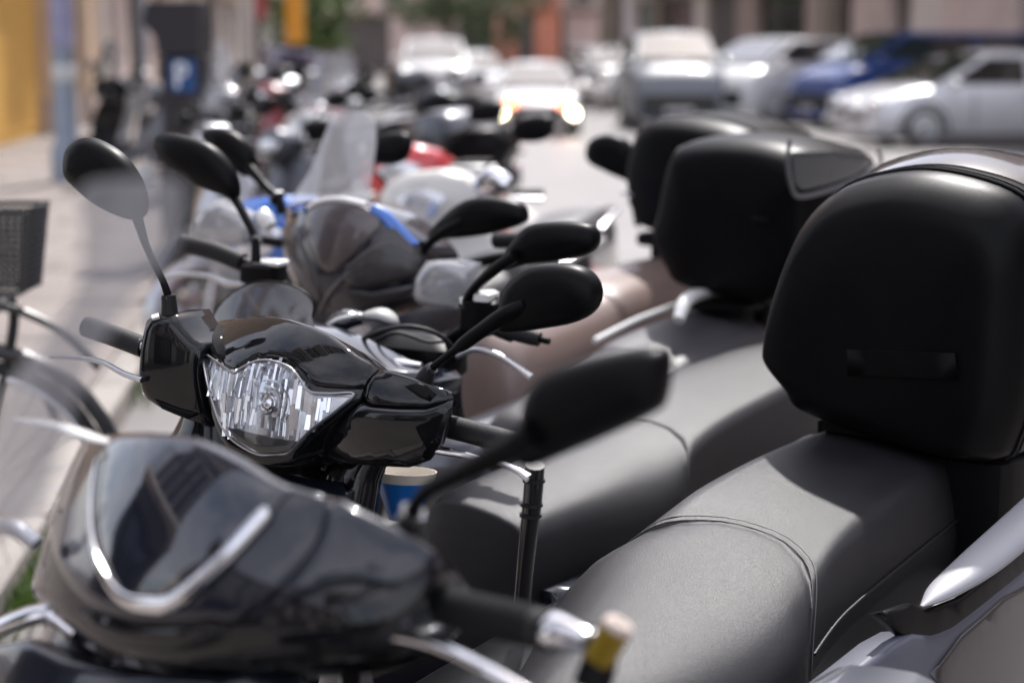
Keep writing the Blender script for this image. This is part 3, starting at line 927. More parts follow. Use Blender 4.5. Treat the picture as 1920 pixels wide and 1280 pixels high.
    for s in (1, -1):
        for (a0, a1, b1, b0) in (((fa, mid_ + .04, mid_ + .04, fb)), ((mid_ - .04, ye + .35, yr + .02, mid_ - .04))):
            pts = [(sx(zb_, s), a0, zb_), (sx(zb_, s), a1, zb_), (sx(zt_, s), b1, zt_), (sx(zt_, s), b0, zt_)]
            if s == 1: pts = pts[::-1]
            quad('side_window', *pts, CARGLASS)
    # doors: shut lines as thin recessed dark seams
    for s in (1, -1):
        for yy in (y1 + .25, mid_, ye + .55):
            mesh('door_seam', *box((s * .893 * ws, yy, .62), .012, .012, .52), IRON, o, local=True)
        for yy in (mid_ + .12, ye + .67):
            mesh('door_handle', *box((s * .905 * ws, yy, .80 * k), .03, .16, .03, bev=.008), paint, o, local=True)
        mesh('mirror', *box((s * (.98) * ws, y0 - .30, z0 + .06), .20, .11, .13, bev=.04), paint, o, local=True)
    for s in (1, -1):
        for yy in (h - .82, -h + .75):
            lathe_wheel(o, yy, .31, .2, ALU, 7, x=s * .80 * ws)
            mesh('wheel_arch', *tube([V((s * .885 * ws, yy + .365 * cos(a), .31 + .365 * sin(a))) for a in [radians(-8 + 14 * q) for q in range(15)]], .022, 6, 1), bumper or MATB, o, local=True)
    zf = .60 * k
    for s in (1, -1):
        gl = s if not lamps else s
        hl = mesh('headlight', *box((s * .60 * ws, h - .13, zf + .06), .34, .16, .15, bev=.04), HLOFF, o, local=True)
        if lamps:
            mesh('lamp', *disc_lathe((s * .74 * ws, h + .02, .40), (0, 1, 0), [(.085, -.12), (.085, 0), (.05, .02)], 16), HLGLOW, o, local=True)
            mesh('indicator', *disc_lathe((s * .52 * ws, h + .015, .62), (0, 1, 0), [(.085, -.12), (.085, 0), (.05, .01)], 16), ORGLOW, o, local=True)
        mesh('tail_light', *box((s * .70 * ws, -h + .08, .82 * k), .22, .14, .18, bev=.03), LENSR, o, local=True)
    mesh('grille', *box((0, h - .015, .50 if kind == 'van' else .44), (1.45 if kind == 'van' else 1.0) * ws, .06, .34 if kind == 'van' else .16, bev=.02), IRON, o, local=True)
    mesh('bumper', *box((0, h - .06, .30), 1.5 * ws, .22, .15, bev=.05), bumper or paint, o, local=True)
    mesh('number_plate', *box((0, h + .03, .37), .52, .02, .11), PLATE, o, local=True)
    return o
CS = mat('car_silver', (0.66, 0.67, 0.70), 0.35, metal=0.25, coat=0.8, var=.04, vscale=2)
CW = mat('car_white', (0.74, 0.74, 0.74), 0.25, coat=1.0)
CB = mat('car_blue', (0.012, 0.05, 0.22), 0.25, coat=1.0)
CG = mat('car_grey_blue', (0.16, 0.175, 0.20), 0.45, metal=0.1, coat=0.25)
CDG = mat('car_dark_grey', (0.14, 0.14, 0.15), 0.35, coat=0.6)
CLG = mat('car_light_grey', (0.74, 0.75, 0.77), 0.3, metal=0.15, coat=0.8)
PG = 'cars parked side by side along the right of the street'
a_ = radians(83)
car('parked_car', 'silver hatchback parked nearest on the right, side on, before the teal shutter', 'car', (7.5, 27.2, 0), radians(97), CS, 4.3, 1.78, 1.46, group=PG)
car('parked_car', 'pale car showing only its nose between the blue van and the silver hatchback', 'car', (7.7, 30.3, 0), radians(108), CLG, 4.1, 1.75, 1.36, group=PG)
car('parked_van', 'deep blue van parked between two pale cars', 'van', (7.9, 33.4, 0), radians(110), CB, 4.9, 1.9, 1.80, 'van', group=PG)
car('parked_car', 'white people carrier parked to the left of the blue van', 'car', (5.6, 36.0, 0), radians(132), CW, 4.2, 1.8, 1.70, 'van', group=PG)
car('oncoming_car', 'white car driving towards us with round headlamps and orange indicators lit', 'car', (0.43, 31.4, 0), radians(180), CW, 3.8, 1.52, 1.26, lamps=True, bumper=IRON)
car('oncoming_van', 'grey blue van facing us at the right edge of the lane', 'van', (3.05, 33.6, 0), radians(180), CG, 4.4, 1.72, 1.80, 'van', bumper=mat('dark_blue_bumper', (.03, .04, .055), .5))
car('white_van', 'white van in the distance behind the parked motorcycles on the left', 'van', (-2.05, 45, 0), radians(184), CW, 4.6, 1.8, 1.75, 'van')
car('distant_van', 'dark grey van in the distance right of the oncoming white car', 'van', (2.65, 48, 0), radians(190), CDG, 4.6, 1.9, 1.55, 'van')
car('distant_car', 'small white car far off between the grey vans', 'car', (2.9, 43, 0), radians(200), CW, 3.8, 1.6, 0.98)
car('distant_car', 'pale grey car far off just right of the white van', 'car', (-1.1, 52, 0), radians(184), CLG, 4.2, 1.7, 1.4)

# ================================================================== GENERIC TWO-WHEELERS OF THE ROW
def mirror_geo(o, s, round_=False, m=MATB, px=0.30, z=1.05, chrome=False):
    base = V((s * 0.17, -0.02, z - 0.06)); tip = V((s * 0.34, -0.06, z + 0.13))
    st = mesh('mirror', *tube([base, V((s * .20, -.03, z + .04)), tip], [.009, .007, .006], 8, 4), m, o, local=True)
    f = Face(tip + V((s * .02, .0, .02)), (1, 0, 0), (0, 1, .12))
    if round_:
        pts = [(0.052 * cos(a), 0.052 * sin(a)) for a in [2 * pi * k / 20 for k in range(20)]]
    else:
        pts = [(s * x, y) for x, y in ((-.055, -.03), (0, -.042), (.06, -.035), (.085, 0), (.075, .035), (.02, .045), (-.045, .035), (-.07, 0))]
    mesh('mirror_housing', *pillow_geo(f, [(p.x, p.y) for p in cr([V((a, b, 0)) for a, b in pts], 3, True)], R=.03, D=.022, T=.006, step=.03), CHR if chrome else m, st, local=True)
    g = Face(tip + V((s * .02, -.008, .02)), (1, 0, 0), (0, -1, -.12))
    mesh('mirror_glass', *pillow_geo(g, [(p[0] * .9, p[1] * .9) for p in pts], R=.01, D=.001, T=.002, step=.04), CHR, st, local=True)

def generic(name, label, cat, loc, rot, paint, paint2, seat=VIN, box_=None, screen=False, round_mirror=False, naked=False, group=None, lean=LEAN):
    o = thing(name, label, cat, loc, rot, lean, group)
    chassis(o, paint, paint2)
    # handlebar cowl
    F = lambda a, b: -2.0 * a * a - 4.0 * max(0, b) ** 2 - 1.5 * min(0, b) ** 2
    f = Face((0, 0.10, 1.0), (-1, 0, 0), (0, 1, 0.05), F)
    pts = [(-.20, .02), (-.15, .07), (-.06, .105), (.06, .105), (.15, .07), (.20, .02), (.19, -.05), (.08, -.10), (0, -.12), (-.08, -.10), (-.19, -.05)]
    if naked:
        pts = [(x * .55, y * .9) for x, y in pts]
    mesh('front_cowl', *pillow_geo(f, pts, R=.02, D=.012, T=.13, step=.03), paint, o, local=True)
    hp = [(-.10, .01), (-.04, .035), (.04, .035), (.10, .01), (.06, -.05), (0, -.07), (-.06, -.05)]
    mesh('headlight', *pillow_geo(f, [(x * (.8 if naked else 1), y) for x, y in hp], R=.01, D=.006, T=.01, off=.012, step=.03), HLOFF, o, local=True)
    mesh('handlebar', *tube([V((-.36, -.12, .98)), V((-.16, -.02, 1.0)), V((0, 0, .99)), V((.16, -.02, 1.0)), V((.36, -.12, .98))], .013, 10, 4), MATB, o, local=True)
    for s in (-1, 1):
        mesh('grip', *tube([V((s * .24, -.06, .993)), V((s * .36, -.12, .98))], .019, 10, 1), RUB, o, local=True)
        mesh('brake_lever', *tube([V((s * .20, .01, .985)), V((s * .28, -.01, .98)), V((s * .38, -.06, .965))], [.008, .006, .008], 8, 3), ALU, o, local=True)
        mirror_geo(o, s, round_mirror, chrome=round_mirror)
    # seat
    rings = []
    for y, w, z, kd_ in cr_seat:
        rings.append(ring_seat(V((0, y, z)), V((1, 0, 0)), ZUP, w, .62, kd_))
    mesh('seat', *loft(rings), seat, o, local=True, angle=60)
    mesh('tail_light', *box((0, -1.53, .72), .16, .05, .07, bev=.015), LENSR, o, local=True)
    gg = [tube([V((s * .13, -1.05, .72)), V((s * .15, -1.3, .80)), V((s * .10, -1.56, .83)), V((0, -1.60, .83))], .012, 8, 4) for s in (-1, 1)]
    mesh('grab_rail', *join(*gg), ALU if paint is not BLK else MATB, o, local=True)
    if box_:
        bm_, w, hh = box_
        rr = []
        for y, sc, dz in ((-1.30, .80, 0), (-1.325, .95, 0), (-1.38, 1, .0), (-1.50, 1, .01), (-1.64, .96, 0), (-1.71, .85, -.01), (-1.73, .68, -.02)):
            rr.append([V((p[0] * w * sc, y, .90 + hh / 2 + dz + (p[1] - .5) * hh * sc)) for p in ((.0, 0), (.30, 0), (.42, .12), (.5, .38), (.49, .55), (.44, .78), (.32, .94), (.15, 1), (0, 1.02), (-.15, 1), (-.32, .94), (-.44, .78), (-.49, .55), (-.5, .38), (-.42, .12), (-.30, 0))])
        mesh('top_box', *loft(rr), bm_, o, local=True, angle=50)
    if screen:
        f2 = Face((0, 0.06, 1.28), (-1, 0, 0), (0, 1, .45), lambda a, b: -2.2 * a * a)
        pts = [(-.19, -.18), (-.22, -.05), (-.19, .12), (-.12, .20), (0, .22), (.12, .20), (.19, .12), (.22, -.05), (.19, -.18), (.1, -.2), (-.1, -.2)]
        mesh('windscreen', *pillow_geo(f2, [(p.x, p.y) for p in cr([V((a, b, 0)) for a, b in pts], 2, True)], R=.004, D=.001, T=.003, step=.04, back=False), SCREEN, o, local=True)
        [mesh('screen_bracket', *tube([V((s * .12, .04, 1.02)), V((s * .13, .08, 1.16))], .006, 6, 1), MATB, o, local=True) for s in (-1, 1)]
    return o
cr_seat = []
_y = [-.42, -.46, -.58, -.75, -.90, -.95, -1.15, -1.35, -1.45, -1.50]
_w = [.05, .10, .145, .165, .175, .175, .17, .155, .12, .05]
_z = [.70, .755, .775, .785, .80, .825, .845, .855, .845, .80]
_k = [0, 0, .1, .2, .4, .6, .8, .9, .6, .3]
for a, b, c_, d_ in zip(crs(_y, 3), crs(_w, 3), crs(_z, 3), crs(_k, 3)):
    cr_seat.append((a, b, c_, d_))

RG = 'scooters and motorcycles parked in the row beyond'
def heading(dx, dy): return atan2(-dx, dy)
R0 = ROW_ROT
def hb_loc(x, y): return (x - .11 * .79, y + .11 * .61, 0)
# fifth: blue scooter with tall clear screen; sixth: cream; seventh: red
s5 = generic('scooter', 'blue and white scooter with a tall clear windscreen behind the taupe scooter', 'scooter', hb_loc(-0.47, 4.62), heading(-.56, -.83), BLUE, WHITEP, screen=False, group=RG)
s6 = generic('scooter', 'cream scooter with grey seat and a rounded black mirror in mid row', 'scooter', hb_loc(-0.08, 5.7), heading(-.39, -.92), CREAM, CREAM, VIN2, group=RG)
s7 = generic('scooter', 'bright red scooter with white seat and black top box', 'scooter', hb_loc(-0.26, 7.2), heading(-.2, -.98), RED, RED, mat('white_seat_vinyl', (.5, .5, .5), .4), box_=(MATB2, .36, .22), group=RG)
protoA = generic('motorcycle', 'grey naked motorcycle behind the red scooter in the row', 'motorcycle', hb_loc(-1.05, 9.0), heading(-.6, -.8), DGREY, MATB, naked=True, group=RG)
protoB = generic('scooter', 'black scooter with clear windscreen beyond the red scooter', 'scooter', hb_loc(-0.95, 10.0), heading(-.7, -.7), BLK, DGREY, screen=True, group=RG)
protoC = generic('scooter', 'white scooter with a black top box far along the row', 'scooter', hb_loc(-1.15, 11.0), heading(-.6, -.8), WHITEP, MATB, box_=(MATB2, .42, .30), group=RG)
protoD = generic('scooter', 'dark red scooter far along the row beside the white one', 'scooter', hb_loc(-1.2, 12.1), heading(-.55, -.83), mat('dark_red_paint', (.22, .015, .02), .3, coat=1), MATB, group=RG)
protoE = generic('motorcycle', 'silver motorcycle with grey top box far along the row', 'motorcycle', hb_loc(-1.3, 13.2), heading(-.6, -.8), SILV, DGREY, box_=(DGREY, .4, .28), naked=True, group=RG)
more = [
    (protoA, 'motorcycle', 'naked grey motorcycle just past the dark red scooter', (-1.42, 14.4), .58),
    (protoC, 'scooter', 'white scooter with box roughly halfway to the white van', (-1.5, 15.6), .6),
    (protoB, 'scooter', 'black scooter with screen far up the row of scooters', (-1.62, 16.9), .62),
    (protoD, 'scooter', 'dark red scooter in the farthest part of the row', (-1.72, 18.3), .6),
    (protoE, 'motorcycle', 'silver motorcycle near the far end of the row', (-1.9, 19.9), .6),
    (protoA, 'motorcycle', 'grey motorcycle almost at the end of the row', (-2.05, 21.6), .6),
    (protoC, 'scooter', 'white scooter at the far end of the row below the green trees', (-2.2, 23.4), .6),
    (protoB, 'scooter', 'last black scooter of the row before the white van', (-2.4, 25.6), .6),
    (protoA, 'motorcycle', 'grey motorcycle at the road edge just left of the lane', (-0.55, 16.2), .2),
    (protoE, 'motorcycle', 'silver motorcycle at the road edge below the white van', (-0.9, 19.5), .2),
]
for src, nm, lb, (x, y), hx in more:
    c_ = copy_tree(src); c_.name = nm; c_['label'] = lb
    c_.location = (x, y, 0)
    c_.rotation_quaternion = (Matrix.Rotation(heading(-hx, -sqrt(1 - hx * hx)), 4, 'Z') @ Matrix.Rotation(LEAN, 4, 'Y')).to_quaternion()
for src, nm, lb, (x, y), hx in [
    (protoE, 'motorcycle', 'silver motorcycle at the kerb left of the tall clear windscreen', (-1.35, 8.1), .75),
    (protoA, 'motorcycle', 'grey motorcycle at the kerb behind the pair of black mirrors', (-1.62, 9.6), .8),
    (protoB, 'scooter', 'black scooter at the kerb between the parking meter and the red scooter', (-1.85, 11.2), .8)]:
    c_ = copy_tree(src); c_.name = nm; c_['label'] = lb
    c_.location = (x, y, 0)
    c_.rotation_quaternion = (Matrix.Rotation(heading(-hx, -sqrt(1 - hx * hx)), 4, 'Z') @ Matrix.Rotation(LEAN, 4, 'Y')).to_quaternion()
PVG = 'motorcycles parked on the pavement'
pave = [
    (protoE, 'motorcycle', 'grey motorcycle with box on the pavement right of the lamp post', (-4.25, 18.6), (-.95, .3)),
    (protoB, 'scooter', 'black scooter on the pavement just right of the lamp post', (-4.1, 17.2), (-.9, .4)),
    (protoA, 'motorcycle', 'grey motorcycle squeezed against the parking meter on its left', (-3.1, 15.2), (-.9, -.3)),
    (protoC, 'scooter', 'white scooter on the pavement left of the parking meter', (-3.75, 19.3), (-.8, .6)),
    (protoB, 'scooter', 'black scooter on the pavement right of the parking meter', (-2.55, 15.2), (-.8, -.6)),
    (protoA, 'motorcycle', 'grey motorcycle on the pavement behind the twin black mirrors', (-2.15, 13.2), (-.85, -.5)),
    (protoE, 'motorcycle', 'silver motorcycle by the slim beige post on the pavement', (-2.3, 18.2), (-.8, -.6)),
    (protoD, 'scooter', 'dark red scooter low on the pavement behind the beige post', (-2.0, 14.6), (-.7, -.7)),
    (protoB, 'scooter', 'black scooter on the pavement under the violet awning', (-2.9, 21.0), (-.8, -.6)),
    (protoA, 'motorcycle', 'grey motorcycle on the pavement below the orange sign', (-2.75, 24.0), (-.8, -.6)),
]
for src, nm, lb, (x, y), (hx, hy) in pave:
    c_ = copy_tree(src); c_.name = nm; c_['label'] = lb; c_['group'] = PVG
    c_.location = (x, y, 0.115)
    c_.rotation_quaternion = (Matrix.Rotation(heading(hx, hy), 4, 'Z') @ Matrix.Rotation(LEAN, 4, 'Y')).to_quaternion()

# ================================================================== THE NEAR SCOOTERS
def scooter_root(label, HB, group, paint, paint2, cat='scooter'):
    loc = HB - S * 0.11
    o = thing('scooter', label, cat, (loc.x, loc.y, 0), ROW_ROT, LEAN, group)
    return chassis(o, paint, paint2)
NG = 'scooters parked in a close row beside the kerb'
UPL = (ZUP * cos(LEAN) + S * sin(LEAN)).normalized()
SL = (S * cos(LEAN) - ZUP * sin(LEAN)).normalized()
def fr(HB, t, s, z): return HB - H * t + S * s + ZUP * z

def seat_world(HB, secs, h, m, parent, name='seat', n=5, sx=0.0, sweep=None):
    cols = list(zip(*secs))
    t, s, z, w, k = [crs(c, n) for c in cols]
    t_a, t_s, t_b = t[0] + .10, sweep[0] if sweep else 1.0, t[-1] - .12
    def qq(tt):
        if not sweep: return 0.0
        f = (tt - t[0]) / (t_s - t[0]) if tt < t_s else (t[-1] - tt) / (t[-1] - t_s)
        return sweep[1] * max(0, f) ** 1.3
    rings = [ring_seat(fr(HB, t[i], s[i] + sx, z[i]), SL, UPL, max(w[i], .01), h, max(0, min(1, k[i])), H, qq(t[i])) for i in range(len(t))]
    return mesh(name, *loft(rings), m, parent, angle=60), rings

def seam(rings, i, r, parent, m, name='seam', a=0, b=None):
    ring = rings[i]
    pts = ring[:9][::-1] + ring[9:][::-1]
    pts = ring[8:0:-1] + [ring[0]] + ring[:8:-1]
    return mesh(name, *tube(pts, r, 6, 2), m, parent)

def mirror_world(parent, outline, Y, stem, stem_r, m=MATB, D=.02, R=.03, boot=None, normal=BN, stem_Y=None, yaw=0.0):
    cx = sum(p[0] for p in outline) / len(outline); cy = sum(p[1] for p in outline) / len(outline)
    nn = Matrix.Rotation(yaw, 3, 'Z') @ V(normal)
    rr = V((-nn.y, nn.x, 0))
    if rr.x < 0: rr = -rr
    f = Face(P(cx, cy, Y), rr, nn, lambda a, b: -1.2 * (a * a + b * b))
    oc = [(p.x, p.y) for p in cr([V((*f.hit(x, y), 0)) for x, y in outline], 4, True)]
    pts = [P(x, y, yy) for x, y, yy in stem]
    st = mesh('mirror', *tube(pts, stem_r, 14, 6), m, parent)
    hs = mesh('mirror_housing', *pillow_geo(f, oc, R=R, D=D, T=.012, step=.014), m, st, angle=60)
    g = Face(f.C - f.n * .012, f.r, f.n)
    mx_ = sum(p[0] for p in oc) / len(oc); my_ = sum(p[1] for p in oc) / len(oc)
    gl = Face(f.C - f.n * .0165, f.r * -1, f.n * -1)
    gl.u = f.u
    mesh('mirror_glass', *pillow_geo(gl, [(-(mx_ + (x - mx_) * .9), my_ + (y - my_) * .9) for x, y in oc], R=.004, D=.0005, T=.002, step=.02), CHR, st)
    mesh('lock_nut', *disc_lathe(pts[1], (pts[2] - pts[1]), [(stem_r[1] * 1.0, -.002), (stem_r[1] * 1.75, -.002), (stem_r[1] * 1.75, .005), (stem_r[1] * 1.0, .005)], 6), mat('dark_zinc', (.10, .10, .105), .4, metal=.8), st, smooth=False)
    if boot:
        mesh('rubber_boot', *tube([P(x, y, yy) for x, y, yy in boot[0]], boot[1], 14, 3), RUB, st)
    return st

def top_box(parent, HB, t0, s0, poly, depth, m, anchor, lipcol, front_scale=.88, rim=True, z_off=0.0, back=.8):
    pp = cr([V((x, z, 0)) for x, z in poly], 5, True)
    def ring(t, sc, shift=(0, 0)):
        return [fr(HB, t, s0, 0) + SL * (anchor[0] + (p.x - anchor[0]) * sc + shift[0]) + UPL * (anchor[1] + (p.y - anchor[1]) * sc + shift[1] + z_off) for p in pp]
    fs = front_scale
    sts = [(-.012, fs * .03), (-.0118, fs * .2), (-.011, fs * .4), (-.0085, fs * .6), (-.005, fs * .76), (0.0, fs - .10), (0.004, fs - .04), (0.014, fs), (0.05, fs + (1 - fs) * .72), (0.085, .992), (0.10, 1.0), (0.16, 1.015), (depth * .6, 1.02), (depth * .85, .97), (depth * .96, .90), (depth, back)]
    rings = [ring(t0 + t, sc) for t, sc in sts]
    b = mesh('top_box', *loft(rings), m, parent, angle=55)
    if rim:
        rg = ring(t0 + .092, 1.002)
        mesh('lid_seal', *tube(rg + [rg[0]], .0028, 6, 1), RUB, b)
        rg = ring(t0 + .104, 1.006)
        mesh('lid_rim', *tube(rg + [rg[0]], .0024, 6, 1), m, b)
    return b, ring

# ---------------------------------------------------------------- scooter nearest the camera with its cowl in view
HB1 = V((-0.27, 1.60, 0))
s1 = scooter_root('nearest black scooter with silver V trim on its cowl and big top box', HB1, NG, GRAPH, MATB)
SATIN = mat('satin_silver_plastic', (.34, .34, .36), .5, metal=.25, spec=.4, bump=.05, bscale=600)
F1 = lambda a, b: -1.15 * a * a - 1.2 * max(0, b - .0) ** 2 - 4.2 * min(0, b + .03) ** 2 - .6 * abs(a) ** 3
f1 = Face(P(400, 1000, 1.50), BR, BN, F1, lean=radians(2), tilt=radians(-30))
base1 = [(74, 905), (88, 848), (130, 824), (210, 814), (300, 812), (355, 817), (410, 836), (470, 866), (530, 904), (600, 926), (680, 956), (745, 988), (802, 1020), (824, 1050), (818, 1100), (780, 1150), (730, 1190), (660, 1215), (540, 1235), (400, 1246), (270, 1240), (190, 1215), (120, 1168), (66, 1105), (40, 1050), (66, 985)]
cw1 = pillow('front_cowl', f1, base1, BLK, s1, smooth_n=3, R=.018, D=.010, T=.15, off=-.010, step=.016, taper=.12)
outer1 = [(86, 900), (100, 846), (140, 828), (210, 816), (300, 814), (355, 819), (410, 838), (470, 868), (530, 907), (604, 928), (613, 948), (604, 1000), (566, 1060), (504, 1122), (440, 1164), (400, 1160), (350, 1166), (240, 1162), (170, 1134), (122, 1080), (96, 1010), (84, 950)]
pillow('cowl_panel', f1, outer1, GRAPH, cw1, smooth_n=3, R=.006, D=.004, T=.01, off=.001, step=.014)
vis1 = [(196, 880), (201, 835), (214, 819), (300, 816), (350, 820), (400, 837), (458, 868), (515, 902), (548, 918), (528, 940), (503, 968), (420, 1052), (342, 1124), (290, 1132), (240, 1124), (207, 1070), (190, 1015), (186, 940)]
pillow('visor_panel', f1, vis1, mat('tinted_visor_gloss', (0.012, 0.014, 0.022), 0.06, coat=1.0), cw1, smooth_n=3, R=.005, D=.004, T=.01, off=.006, step=.014)
mesh('chrome_trim', *strip(f1, [(196, 868), (184, 940), (187, 1015), (205, 1075), (240, 1124), (290, 1138), (340, 1130), (420, 1062), (503, 972), (512, 962)], .01, .011, .004, wl=[.003, .006, .007, .009, .013, .0155, .0145, .013, .0135, .005]), CHR, cw1, angle=70)
rh1 = [(622, 934), (680, 958), (745, 990), (803, 1024), (818, 1050), (790, 1078), (735, 1104), (700, 1096), (640, 1094), (560, 1124), (455, 1170), (512, 1122), (570, 1062), (608, 1002)]
pillow('side_cowl', f1, rh1, GRAPH, cw1, smooth_n=2, R=.008, D=.006, T=.01, off=.001, step=.014)
lw1 = [(150, 1140), (240, 1170), (350, 1174), (430, 1176), (400, 1205), (330, 1218), (240, 1212), (180, 1185)]
pillow('lower_grille', f1, lw1, BLK, cw1, smooth_n=2, R=.008, D=.006, T=.01, off=.002, step=.014)
fp1 = Face(P(260, 1260, 1.56), BR, BN, lambda a, b: -1.0 * a * a - .5 * b * b, tilt=radians(-20))
pillow('lower_front_panel', fp1, [(-60, 1222), (0, 1206), (60, 1196), (130, 1232), (250, 1258), (430, 1262), (498, 1242), (520, 1284), (540, 1400), (-90, 1400)], GRAPH, s1, R=.012, D=.01, T=.05, step=.02)
# right hand controls
mirror_world(s1, [(973, 868), (968, 840), (974, 795), (986, 738), (1012, 706), (1062, 684), (1150, 661), (1218, 651), (1247, 660), (1252, 690), (1244, 745), (1226, 774), (1150, 812), (1060, 850), (1000, 874)], 1.40,
             [(766, 1010, 1.50), (772, 965, 1.49), (786, 936, 1.48), (812, 912, 1.47), (885, 876, 1.44), (952, 842, 1.42), (1000, 812, 1.405)], [.0085, .0075, .0065, .0075, .0095, .012, .014],
             boot=([(768, 1052, 1.505), (767, 1010, 1.50), (764, 972, 1.49)], [.021, .015, .011]), D=.018, R=.026)
mesh('rubber_boot', *disc_lathe(P(770, 1052, 1.503), UPL, [(.026, -.014), (.028, -.004), (.026, .002), (.020, .006), (.018, .012)], 24), RUB, s1)
mesh('handlebar', *tube([P(560, 1080, 1.62), P(815, 1132, 1.50), P(1040, 1183, 1.40), P(1115, 1205, 1.375)], .011, 14, 2), ALU, s1)
gp = [P(800, 1128, 1.505), P(830, 1134, 1.49), P(1000, 1174, 1.415), P(1033, 1182, 1.40)]
gr1 = mesh('grip', *tube(gp, [.0205, .0175, .0168, .018], 20, 4), RUB, s1)
gd = (gp[3] - gp[0]).normalized()
mesh('grip_ring', *join(*[disc_lathe(gp[1] + (gp[2] - gp[1]) * t, gd, [(.0165, -.0012), (.0186, -.0006), (.0186, .0006), (.0165, .0012)], 20) for t in [k / 26 for k in range(27)]]), RUB, gr1)['kind'] = 'stuff'
mesh('bar_end', *disc_lathe(gp[3], gd, [(.0165, 0), (.0175, .004), (.0165, .012), (.011, .036), (.008, .044), (.0, .045)], 22), CHR, s1)
lk = mesh('bar_lock', *tube([P(1104, 1206, 1.372), P(1126, 1212, 1.36), P(1124, 1240, 1.355), P(1108, 1290, 1.35)], [.007, .012, .015, .0165], 14, 4), MATB, s1)
mesh('yellow_band', *tube([P(1122, 1236, 1.352), P(1142, 1202, 1.350), P(1156, 1178, 1.349)], .0135, 18, 2), GOLD, lk)
ld = (P(1156, 1178, 1.349) - P(1122, 1236, 1.352)).normalized()
mesh('bolt_cap', *disc_lathe(P(1156, 1178, 1.349), ld, [(.0125, -.003), (.0135, 0), (.0135, .004), (.011, .007), (.004, .0072), (.003, .004), (.001, .004)], 22), WOODC, lk)
mesh('brake_lever', *tube([P(700, 1205, 1.49), P(735, 1190, 1.46), P(790, 1200, 1.43), P(850, 1222, 1.40), P(930, 1262, 1.36), P(1010, 1310, 1.33)], [.007, .0095, .0085, .0075, .0075, .008], 14, 5, up=(0, 0, 1), flat=.7), CHR, s1)
mesh('lever_perch', *box(P(715, 1190, 1.50), .05, .05, .05, (BR, BN, ZUP), bev=.015), MATB, s1)
# rider's right: brake lever and trim catching the light
mesh('brake_lever', *tube([P(150, 1185, 1.66), P(100, 1150, 1.68), P(40, 1160, 1.70), P(-60, 1200, 1.75)], [.012, .016, .015, .012], 12, 5, flat=.7), CHR, s1)
mesh('mirror', *tube([P(70, 1020, 1.66), P(30, 992, 1.67), P(-40, 965, 1.69), P(-200, 800, 1.75)], [.009, .009, .008, .007], 10, 4), SILV, s1)
hood = mesh('instrument_hood', *tube([P(30, 785, 1.78), P(90, 795, 1.74), P(150, 812, 1.71), P(205, 828, 1.68), P(300, 835, 1.64)], [.004, .011, .010, .007, .004], 12, 5, flat=.45), WHITEP, s1)
# seat
sec1 = [(0.50, .00, .655, .06, 0), (0.55, .00, .700, .115, 0), (0.68, -.005, .725, .150, 0), (0.82, -.01, .755, .178, 0), (0.95, -.015, .790, .192, 0), (1.02, -.015, .800, .194, .15), (1.045, -.015, .800, .194, .35), (1.06, -.015, .804, .194, .75), (1.15, -.02, .825, .190, 1), (1.32, -.02, .845, .180, 1), (1.50, -.02, .855, .160, .9), (1.60, -.02, .845, .12, .6), (1.64, -.02, .82, .06, .3)]
st1, rg1 = seat_world(HB1, sec1, 1.0, VIN, s1, n=5, sweep=(1.05, .15))
seam(rg1, 33, .0011, st1, VIN, name='piping')
seam(rg1, 35, .0009, st1, mat('seat_stitching', (0.07, 0.068, 0.07), .6))
# side piping low on the passenger seat
pp = [rg1[i][5] * .5 + rg1[i][6] * .5 + S * .003 for i in range(35, 58)]
mesh('piping', *tube(pp, .0022, 6, 1), VIN, st1)
# silver grab handles and tail panels
mesh('grab_handle', *tube([P(1335, 955, 2.72), P(1400, 905, 2.80), P(1470, 860, 2.88), P(1530, 828, 2.96), P(1560, 832, 3.02)], [.004, .014, .020, .022, .014], 14, 5, up=(0, 0, 1), flat=.6), SATIN, s1)
mesh('grab_handle', *tube([P(1728, 1136, 2.30), P(1765, 1108, 2.33), P(1830, 1060, 2.38), P(1900, 1000, 2.44), P(1990, 915, 2.52)], [.003, .022, .033, .036, .034], 16, 6, up=(0, 0, 1), flat=.5), SATIN, s1)
fs1 = Face(P(1700, 1180, 2.30), V((.61, .79, 0)), V((.79, -.61, .25)), lambda a, b: -.12 * a * a - .35 * b * b)
pillow('side_panel', fs1, [(1520, 1320), (1570, 1276), (1660, 1204), (1700, 1182), (1735, 1186), (1775, 1170), (1860, 1105), (1930, 1048), (2000, 1000), (2000, 1340), (1520, 1340)], mat('blue_grey_panel', (.075, .08, .105), .45, metal=.0, coat=.15), s1, R=.012, D=.01, T=.04, step=.03)
pillow('lower_side_panel', fs1, [(1745, 1262), (1800, 1190), (1880, 1120), (1990, 1060), (1990, 1330), (1790, 1330)], MATS.get('dark_taupe') or mat('dark_taupe', (.035, .030, .031), .35, coat=.4), s1, R=.006, D=.004, T=.01, off=.012, step=.03)
pillow('tail_recess', fs1, [(1640, 1150), (1705, 1130), (1735, 1145), (1800, 1120), (1950, 990), (1990, 1000), (1960, 1060), (1840, 1150), (1760, 1195), (1690, 1190)], MATB, s1, R=.006, D=.004, T=.01, off=.004, step=.03)
mesh('tail_cover', *box(fr(HB1, 1.64, .03, .745), .32, .30, .24, (S, H, ZUP), bev=.04), MATB, s1)
